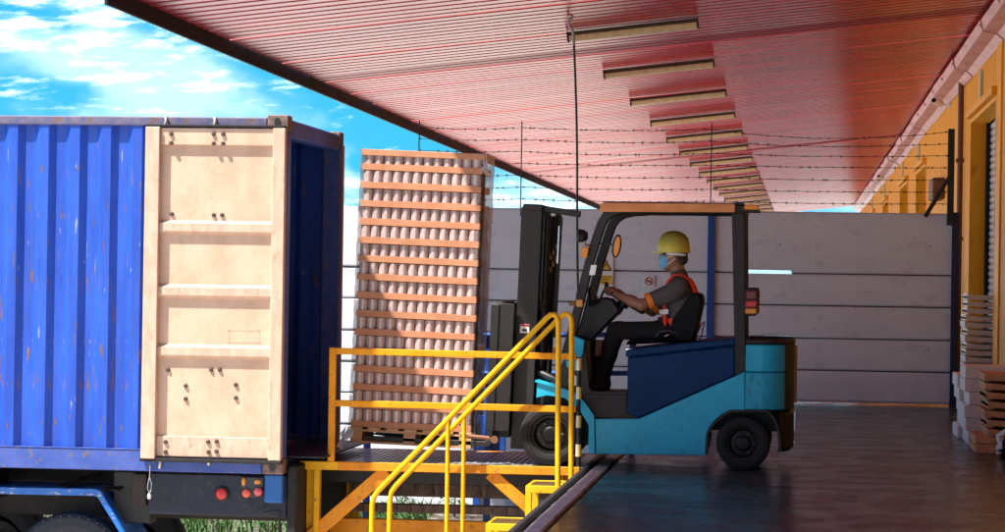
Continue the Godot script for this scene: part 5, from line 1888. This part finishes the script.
	# shirt
	var sh = [
		[q.call(-0.985, 1.42, 0.06), q.call(-0.96, 1.26, 0.07), 0.108, 0.115],
		[q.call(-0.985, 1.42, -0.06), q.call(-0.96, 1.26, -0.07), 0.108, 0.115],
		[q.call(-0.96, 1.26, 0.07), q.call(-0.955, 1.06, 0.06), 0.118, 0.118],
		[q.call(-0.96, 1.26, -0.07), q.call(-0.955, 1.06, -0.06), 0.118, 0.118],
		[q.call(-1.03, 1.20, 0), q.call(-1.03, 1.08, 0), 0.10, 0.10],
		[q.call(-0.972, 1.435, -0.165), q.call(-0.972, 1.435, 0.165), 0.066, 0.066],
		[q.call(-0.985, 1.505, -0.045), q.call(-0.985, 1.505, 0.045), 0.055, 0.055],
		[q.call(-0.995, 1.53, 0), q.call(-1.0, 1.55, 0), 0.068, 0.062],
		[q.call(-0.985, 1.425, 0.19), q.call(-1.175, 1.340, 0.218), 0.068, 0.064],
		[q.call(-0.985, 1.425, -0.19), q.call(-1.15, 1.29, -0.232), 0.068, 0.064],
		[q.call(-1.02, 1.385, 0.205), q.call(-1.10, 1.345, 0.21), 0.06, 0.055],
	]
	mb = MB.new()
	mb.flesh(sh, 0.012, 0.035)
	obj(mb, "shirt", mats.shirt, p)
	for s in [[1.0, V(-1.175, 1.340, zc + 0.218), V(-1.205, 1.326, zc + 0.223)], [-1.0, V(-1.15, 1.29, zc - 0.232), V(-1.175, 1.27, zc - 0.238)]]:
		mb = MB.new()
		var d = (s[2] - s[1]).normalized()
		mb.lathe([V2(0.058, -0.005), V2(0.067, 0.0), V2(0.067, 0.034), V2(0.060, 0.040), V2(0.050, 0.030)], s[1] + d * 0.028, d, 20)
		obj(mb, "cuff", mats.cuff, p)
	# trousers and shoes
	mb = MB.new()
	mb.flesh([
		[q.call(-0.945, 1.10, 0.08), q.call(-0.955, 1.07, 0.09), 0.115, 0.11],
		[q.call(-0.945, 1.10, -0.08), q.call(-0.955, 1.07, -0.09), 0.115, 0.11],
		[q.call(-0.96, 1.07, 0.095), q.call(-1.49, 1.075, 0.135), 0.092, 0.068],
		[q.call(-0.96, 1.07, -0.095), q.call(-1.49, 1.075, -0.135), 0.092, 0.068],
		[q.call(-1.49, 1.075, 0.135), q.call(-1.565, 0.87, 0.13), 0.068, 0.066],
		[q.call(-1.565, 0.87, 0.13), q.call(-1.615, 0.665, 0.13), 0.066, 0.060],
		[q.call(-1.49, 1.075, -0.135), q.call(-1.565, 0.87, -0.13), 0.068, 0.066],
		[q.call(-1.565, 0.87, -0.13), q.call(-1.615, 0.665, -0.13), 0.066, 0.060],
		[q.call(-1.15, 1.13, 0.11), q.call(-1.10, 1.05, 0.13), 0.035, 0.05],
	], 0.013, 0.03)
	obj(mb, "trousers", mats.trousers, p)
	for s in [1.0, -1.0]:
		mb = MB.new()
		mb.flesh([
			[q.call(-1.585, 0.630, 0.13 * s), q.call(-1.66, 0.622, 0.133 * s), 0.044, 0.043],
			[q.call(-1.66, 0.622, 0.133 * s), q.call(-1.765, 0.610, 0.145 * s), 0.043, 0.034],
			[q.call(-1.59, 0.66, 0.13 * s), q.call(-1.60, 0.71, 0.13 * s), 0.046, 0.048],
			[q.call(-1.57, 0.600, 0.13 * s), q.call(-1.78, 0.595, 0.145 * s), 0.022, 0.020],
		], 0.010, 0.015)
		obj(mb, "shoe", mats.plastic, p)
	# vest: straps over the shoulder, belt, buckle
	for s in [1.0, -1.0]:
		mb = MB.new()
		var line = [V(-1.095, 1.12, zc + 0.165 * s), V(-1.10, 1.25, zc + 0.150 * s), V(-1.102, 1.38, zc + 0.122 * s), V(-1.080, 1.475, zc + 0.108 * s), V(-1.03, 1.533, zc + 0.104 * s), V(-0.97, 1.535, zc + 0.104 * s), V(-0.90, 1.495, zc + 0.115 * s), V(-0.862, 1.42, zc + 0.130 * s), V(-0.838, 1.33, zc + 0.135 * s), V(-0.83, 1.2, zc + 0.13 * s)]
		var c = V(-0.97, 1.33, zc + 0.05 * s)
		for i in line.size() - 1:
			mb.bar(line[i], line[i + 1] + (line[i + 1] - line[i]) * 0.08, 0.045, 0.010, ((line[i] + line[i + 1]) * 0.5 - c).normalized(), 0.003)
		obj(mb, "vest_strap", mats.vest, p)
	mb = MB.new()
	var belt = []
	for k in 25:
		var a = TAU * k / 24
		belt.append(V(-0.975 + cos(a) * 0.152, 1.155 + cos(a) * 0.008, zc + sin(a) * 0.188))
	for k in 24:
		mb.bar(belt[k], belt[k + 1] + (belt[k + 1] - belt[k]) * 0.05, 0.062, 0.008, (belt[k] - V(-0.975, 1.155, zc)).normalized(), 0.002)
	obj(mb, "vest_belt", mats.vest, p)
	mb = MB.new()
	mb.bar(V(-1.085, 1.215, zc + 0.172), V(-1.088, 1.255, zc + 0.168), 0.05, 0.016, V(-0.5, 0, 1), 0.002)
	mb.bar(V(-1.122, 1.215, zc + 0.12), V(-1.122, 1.25, zc + 0.12), 0.05, 0.016, V(-0.8, 0, 0.6), 0.002)
	obj(mb, "tape_and_painted_glint", mats.white, p)
	mb = MB.new()
	mb.span(V(-1.155, 1.118, zc + 0.02), V(-1.125, 1.192, zc + 0.12), 0.008)
	obj(mb, "belt_pouch", mats.plastic, p)
	# head: mask, glasses, eyes, hair, hard hat
	mb = MB.new()
	mb.flesh([
		[q.call(-1.118, 1.668, 0), q.call(-1.122, 1.605, 0), 0.036, 0.030],
		[q.call(-1.095, 1.655, 0.032), q.call(-1.105, 1.610, 0.022), 0.042, 0.032],
		[q.call(-1.095, 1.655, -0.032), q.call(-1.105, 1.610, -0.022), 0.042, 0.032],
	], 0.006, 0.02)
	var mk = obj(mb, "face_mask", mats.mask, p)
	for s in [1.0, -1.0]:
		mb = MB.new()
		mb.tube([V(-1.095, 1.665, zc + 0.070 * s), V(-1.055, 1.685, zc + 0.085 * s), V(-1.02, 1.70, zc + 0.094 * s)], 0.0035, 5)
		mb.tube([V(-1.095, 1.610, zc + 0.052 * s), V(-1.05, 1.640, zc + 0.083 * s), V(-1.02, 1.665, zc + 0.094 * s)], 0.0035, 5)
		obj(mb, "ear_loop", mats.white, mk)
	mb = MB.new()
	for s in [1.0, -1.0]:
		mb.ellipsoid(V(-1.118, 1.712, zc + 0.032 * s), V(0.012, 0.011, 0.013), 10, 8)
	obj(mb, "eyes", mats.white, p)
	mb = MB.new()
	for s in [1.0, -1.0]:
		mb.flesh([[q.call(-1.130, 1.708, 0.020 * s), q.call(-1.112, 1.708, 0.062 * s), 0.017, 0.017]], 0.005, 0.004)
		mb.tube([V(-1.105, 1.715, zc + 0.072 * s), V(-1.06, 1.712, zc + 0.090 * s), V(-1.02, 1.705, zc + 0.092 * s)], 0.005, 5)
	obj(mb, "glasses", mats.lens, p)
	mb = MB.new()
	mb.flesh([
		[q.call(-0.975, 1.72, 0.03), q.call(-0.965, 1.655, 0.03), 0.052, 0.042],
		[q.call(-0.975, 1.72, -0.03), q.call(-0.965, 1.655, -0.03), 0.052, 0.042],
		[q.call(-1.01, 1.73, 0.06), q.call(-0.99, 1.68, 0.06), 0.034, 0.026],
		[q.call(-1.01, 1.73, -0.06), q.call(-0.99, 1.68, -0.06), 0.034, 0.026],
	], 0.009, 0.015)
	obj(mb, "hair", mats.hair, p)
	# hard hat: ribbed shell with a peak
	mb = MB.new()
	var rings = []
	var hc = V(-1.040, 1.735, zc)
	var prof = [[1.10, -0.022], [1.11, -0.016], [1.02, -0.010], [1.0, 0.02], [0.965, 0.055], [0.87, 0.092], [0.70, 0.120], [0.45, 0.139], [0.2, 0.147], [0.0, 0.149]]
	var seg = 36
	for r in prof:
		var ring = []
		for k in seg:
			var a = TAU * k / seg
			var ca = cos(a)
			var rr = r[0]
			var ex = 0.132 * rr * ca
			var ez = 0.108 * rr * sin(a)
			var y = r[1]
			if r[0] > 1.05:
				var pk = max(0.0, -ca)
				ex -= 0.040 * pow(pk, 3.0)
				y -= 0.010 * pow(pk, 2.0)
			if r[1] > 0.03 and abs(sin(a)) < 0.25:
				y += 0.006
			ring.append(hc + V(ex, y, ez))
		rings.append(ring)
	for i in rings.size() - 1:
		for k in seg:
			var l = (k + 1) % seg
			var c = hc + V(0, -0.02, 0)
			mb.quadn(rings[i][k], rings[i][l], rings[i + 1][l], rings[i + 1][k], (rings[i][k] - c).normalized(), (rings[i][l] - c).normalized(), (rings[i + 1][l] - c).normalized(), (rings[i + 1][k] - c).normalized())
	for k in seg:
		var l = (k + 1) % seg
		mb.face(rings[0][k], rings[0][l], hc + V((rings[0][l] - hc).x * 0.75, -0.015, (rings[0][l] - hc).z * 0.85), hc + V((rings[0][k] - hc).x * 0.75, -0.015, (rings[0][k] - hc).z * 0.85), Vector3.DOWN)
	var hat = obj(mb, "hard_hat", mats.helmet, p)
	mb = MB.new()
	for s in [1.0, -1.0]:
		mb.tube([V(-1.09, 1.705, zc + 0.085 * s), V(-1.0, 1.700, zc + 0.104 * s), V(-0.945, 1.695, zc + 0.06 * s), V(-0.930, 1.695, zc)], 0.012, 6)
	obj(mb, "headband", mats.white, hat)

# ---------------------------------------------------------------- goods along the right side
func sag_slab(x0, x1, y, th, z0, z1, sag, up_curl):
	var top = []
	var bot = []
	for k in 13:
		var t = k / 12.0
		var d = -sag * 4.0 * t * (1.0 - t)
		top.append(V2(lerp(x0, x1, t), y + th + d))
		bot.append(V2(lerp(x0, x1, t), y + d * up_curl))
	bot.reverse()
	top.append_array(bot)
	var mb = MB.new()
	mb.prism(top, z0, z1, 0.003)
	return mb

func build_goods():
	var rng = RandomNumberGenerator.new()
	rng.seed = 99
	# pale trays stacked in the roller door opening
	for k in 15:
		var y = k * 0.0915 + 0.002
		var dx = rng.randf_range(-0.02, 0.02)
		var mb = sag_slab(2.15 + dx, 2.66 + dx * 0.3, y + 0.02, 0.060, -34.75, -35.75 + dx, 0.020 + rng.randf_range(0, 0.008), 1.0)
		mb.span(V(2.15 + dx, y, -34.76), V(2.22 + dx, y + 0.05, -35.74), 0.004)
		mb.span(V(2.60 + dx * 0.3, y, -34.76), V(2.66 + dx * 0.3, y + 0.05, -35.74), 0.004)
		solo(mb, "stacked_tray", mats.card_white, V(2.4, y, -35.25), "pale sagging tray in the tall stack at the roller door, %s from the top" % ORD[14 - k], "tray", "pale trays stacked at the roller door")
	# brown trays on a carton base
	var mb0 = MB.new()
	mb0.span(V(1.545, 0.0, -23.30), V(2.35, 0.055, -24.3), 0.006)
	mb0.span(V(1.56, 0.055, -23.32), V(1.80, 0.085, -24.28), 0.006)
	mb0.span(V(2.05, 0.055, -23.32), V(2.30, 0.085, -24.28), 0.006)
	mb0.span(V(1.54, 0.085, -23.31), V(2.35, 0.145, -24.3), 0.006)
	solo(mb0, "carton_base", mats.card_brown, V(1.95, 0, -23.8), "flat brown carton base under the stack of brown trays", "carton")
	for k in 7:
		var y = 0.147 + k * 0.0815
		var dx = rng.randf_range(-0.025, 0.02)
		var mb = sag_slab(1.635 + dx, 2.32, y + 0.018, 0.052, -23.32, -24.22, 0.014 + rng.randf_range(0, 0.006), 1.0)
		mb.span(V(1.635 + dx, y, -23.325), V(1.69 + dx, y + 0.05, -24.2), 0.004)
		mb.span(V(2.27, y, -23.325), V(2.32, y + 0.05, -24.2), 0.004)
		solo(mb, "stacked_tray", mats.card_brown, V(1.98, y, -23.8), "brown sagging tray in the low stack on the carton base, %s from the top" % ORD[6 - k], "tray", "brown trays stacked on the carton base")
	# white cartons behind
	for k in 6:
		var y = k * 0.122 + 0.001
		var dx = rng.randf_range(-0.03, 0.03)
		var mb = MB.new()
		mb.span(V(1.54 + dx, y, -24.6), V(2.2 + dx, y + 0.118, -25.3), 0.006)
		var o = solo(mb, "white_carton", mats.card_white, V(1.85, y, -24.95), "flat white carton in the pile behind the brown trays, %s from the top" % ORD[5 - k], "carton", "white cartons piled behind the brown trays")
		mb = MB.new()
		mb.span(V(1.535 + dx, y + 0.03, -24.9), V(1.54 + dx, y + 0.09, -25.0))
		obj(mb, "flap", mats.card_white, o)
	for k in 5:
		var y = k * 0.124 + 0.001
		var dx = rng.randf_range(-0.03, 0.03)
		var mb = MB.new()
		mb.span(V(1.53 + dx, y, -25.5), V(2.2 + dx, y + 0.120, -26.3), 0.006)
		solo(mb, "white_carton", mats.card_white, V(1.85, y, -25.9), "flat white carton in the rearmost low pile along the wall, %s from the top" % ORD[4 - k], "carton", "white cartons in the rear pile")
	# black bag
	var at = V(1.86, 0, -22.85)
	var bg = thing("rubbish_bag", at, "crumpled black bag with a white plastic sheet on the floor before the brown trays", "bag")
	var mbb = MB.new()
	var bn = []
	for k in 10:
		var a = TAU * k / 10.0
		bn.append([at + V(cos(a) * 0.09, 0.075 + 0.03 * sin(a * 3.0), sin(a) * 0.08), at + V(cos(a) * 0.03, 0.13 + 0.03 * cos(a * 2.0), sin(a) * 0.03), 0.072, 0.06])
	mbb.flesh(bn, 0.014, 0.012)
	obj(mbb, "sack", mats.bag, bg)
	mbb = MB.new()
	for k in 9:
		var a = at + V(-0.165 + rng.randf_range(-0.02, 0.02), 0.05 + k * 0.021, 0.04 + rng.randf_range(-0.02, 0.05))
		var b = a + V(rng.randf_range(0.03, 0.09), rng.randf_range(0.02, 0.06), rng.randf_range(-0.01, 0.05))
		var c = a + V(rng.randf_range(-0.02, 0.03), rng.randf_range(-0.05, -0.02), rng.randf_range(0.0, 0.04))
		var d = b + V(rng.randf_range(-0.02, 0.03), -0.05, 0.01)
		mbb.face(a, b, d, c, V(-0.3, 0.2, 1))
	obj(mbb, "plastic_sheet", mats.white, bg)
	# red and white post
	at = V(1.93, 0, -31.2)
	var rp = thing("warning_post", at, "short red post with white bands beside the end of the concrete wall", "post")
	var m = MB.new()
	m.lathe([V2(0.0, 0.0), V2(0.075, 0.0), V2(0.075, 0.03), V2(0.048, 0.04), V2(0.045, 0.40), V2(0.03, 0.43), V2(0, 0.435)], at, Vector3.UP, 18)
	obj(m, "post_body", mats.red_paint, rp)
	for y in [0.20, 0.32]:
		m = MB.new()
		m.lathe([V2(0.0485, 0.0), V2(0.0478, 0.065)], at + V(0, y, 0), Vector3.UP, 18)
		obj(m, "white_band", mats.white, rp)

func build_grass():
	var rng = RandomNumberGenerator.new()
	rng.seed = 8
	var mb = MB.new()
	mb.quad(V(-12, YARD + 0.004, -26.5), V(-2.2, YARD + 0.004, -26.5), V(-2.2, YARD + 0.004, -31.99), V(-12, YARD + 0.004, -31.99), Vector3.UP)
	tag(obj(mb, "soil_verge", mats.soil), "dark soil verge along the foot of the wall", "ground", "", "structure")
	mb = MB.new()
	for k in 5200:
		var x = rng.randf_range(-9.5, -4.4)
		var z = rng.randf_range(-31.8, -28.2)
		if sin(x * 2.3) + sin(z * 1.9 + x) + rng.randf_range(-1.0, 1.0) < -0.2:
			continue
		var b = V(x, YARD, z)
		var h = rng.randf_range(0.06, 0.24)
		var a = rng.randf() * TAU
		var d = V(cos(a), 0, sin(a))
		var w = V(-sin(a), 0, cos(a)) * rng.randf_range(0.006, 0.016)
		var m = b + d * h * 0.2 + V(0, h * 0.7, 0)
		var t = b + d * h * 0.6 + V(0, h, 0)
		var nn = (V(0, 1, 0) + d * 0.5).normalized()
		mb.quad(b - w, b + w, m + w * 0.8, m - w * 0.8, nn)
		mb.tri(m - w * 0.8, m + w * 0.8, t, nn, nn, nn)
	tag(obj(mb, "grass", mats.grass), "patchy green grass at the foot of the wall beyond the trailer", "grass", "", "stuff")
	for i in 6:
		var at = V(-7.4 + i * 0.62 + rng.randf_range(-0.2, 0.2), YARD, -30.9 + rng.randf_range(-0.6, 0.4))
		var s = thing("leafy_weed", at, "leafy green weed growing by the wall beyond the trailer", "plant", "weeds at the foot of the wall")
		mb = MB.new()
		for k in 6:
			var a = rng.randf() * TAU
			mb.tube([at, at + V(cos(a) * 0.06, 0.2, sin(a) * 0.06), at + V(cos(a) * 0.16, rng.randf_range(0.3, 0.55), sin(a) * 0.16)], 0.005, 4)
		obj(mb, "stems", mats.grass, s)
		mb = MB.new()
		for k in 150:
			var a = rng.randf() * TAU
			var r = rng.randf_range(0.02, 0.24)
			var c = at + V(cos(a) * r, rng.randf_range(0.05, 0.55), sin(a) * r)
			var u = Vector3(rng.randf_range(-1, 1), rng.randf_range(-0.4, 0.6), rng.randf_range(-1, 1)).normalized() * 0.045
			var w = u.cross(Vector3(rng.randf_range(-1, 1), 1, rng.randf_range(-1, 1))).normalized() * 0.016
			var nn = u.cross(w).normalized()
			mb.quad(c - u, c + w, c + u, c - w, nn)
		obj(mb, "leaves", mats.grass, s)

# ---------------------------------------------------------------- scene
func _ready():
	var cam = Camera3D.new()
	cam.name = "camera"
	add_child(cam)
	cam.position = V(0, 1.5, 0)
	cam.rotation = Vector3(deg_to_rad(0.225), atan(300.0 / 2600.0), 0.0155)
	cam.fov = 2.0 * rad_to_deg(atan(266.0 / 2600.0))
	cam.near = 0.5
	cam.far = 12000.0
	cam.current = true

	var env = Environment.new()
	env.background_mode = Environment.BG_SKY
	var sm = PanoramaSkyMaterial.new()
	sm.panorama = sky_panorama()
	sm.energy_multiplier = 1.0
	var sky = Sky.new()
	sky.sky_material = sm
	env.sky = sky
	env.ambient_light_source = Environment.AMBIENT_SOURCE_SKY
	env.tonemap_mode = Environment.TONE_MAPPER_LINEAR
	env.tonemap_exposure = 4.2
	env.sdfgi_enabled = true
	env.ssao_enabled = true
	env.ssil_enabled = true
	var we = WorldEnvironment.new()
	we.name = "world_environment"
	we.environment = env
	add_child(we)

	var sun = DirectionalLight3D.new()
	sun.name = "sun"
	sun.light_color = Color(1.0, 0.965, 0.92)
	sun.light_energy = 0.97
	sun.light_angular_distance = 1.5
	sun.shadow_enabled = true
	add_child(sun)
	sun.look_at_from_position(Vector3.ZERO, -V(-0.40, 0.86, 0.31), Vector3.UP)

	make_materials()
	mats.sign_green = plain(lin(0.50, 0.56, 0.40), 0.4)
	mats.hook_cream = plain(lin(0.62, 0.52, 0.42), 0.5)
	mats.rim_bright = plain(lin(0.12, 0.10, 0.095), 0.4, 0.5)
	mats.steel_dark = plain(lin(0.05, 0.055, 0.065), 0.5, 0.4)
	mats.lamp_orange = plain(lin(0.70, 0.12, 0.06), 0.25)
	mats.guard_blue_clean = plain(lin(0.008, 0.10, 0.36), 0.6)
	mats.yellow_rail = mats.orange.duplicate()
	mats.yellow_rail.albedo_color = Color(1.0, 1.0, 1.0)
	mats.yellow_rail.albedo_texture = col_tex(lin(0.72, 0.28, 0.006), lin(0.84, 0.34, 0.010), 140, 0.01, [[141, 0.05, 0.80, 0.03, lin(0.3, 0.10, 0.02), 0.7]], 256)
	mats.grating = plain(lin(0.16, 0.10, 0.03), 0.6)
	mats.brass = plain(lin(0.40, 0.22, 0.08), 0.4, 0.5)
	mats.brass_dark = plain(lin(0.22, 0.11, 0.06), 0.45, 0.4)
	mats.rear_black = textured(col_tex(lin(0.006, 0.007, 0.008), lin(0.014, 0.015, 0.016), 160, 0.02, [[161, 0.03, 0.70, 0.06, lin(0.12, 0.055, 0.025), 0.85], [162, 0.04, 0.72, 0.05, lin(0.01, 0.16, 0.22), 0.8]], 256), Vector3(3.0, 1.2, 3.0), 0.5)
	mats.sticker = plain(lin(0.74, 0.72, 0.55), 0.5)
	mats.red_dark = plain(lin(0.14, 0.012, 0.01), 0.25)
	mats.marker = plain(lin(0.60, 0.28, 0.05), 0.4)
	mats.amber_dark = plain(lin(0.16, 0.08, 0.02), 0.4)
	mats.brown_red = plain(lin(0.16, 0.05, 0.03), 0.6)
	mats.bag = plain(lin(0.012, 0.012, 0.013), 0.3)
	mats.smoke_glass = plain(Color(0.10, 0.09, 0.09, 0.55), 0.12)
	mats.smoke_glass.transparency = BaseMaterial3D.TRANSPARENCY_ALPHA
	mats.soil = textured(col_tex(lin(0.05, 0.04, 0.03), lin(0.12, 0.10, 0.08), 150, 0.02, [[151, 0.03, 0.7, 0.1, lin(0.30, 0.28, 0.25), 0.7]]), 0.5, 0.95)
	for k in ["yellow", "orange", "yellow_rail", "facade"]:
		mats[k].metallic_specular = 0.3
	mats.floor.metallic_specular = 0.34
	cloud_sheet()
	build_setting()
	build_lamps()
	build_container()
	build_trailer()
	build_bridge()
	build_load()
	build_forklift()
	build_person()
	build_goods()
	build_grass()
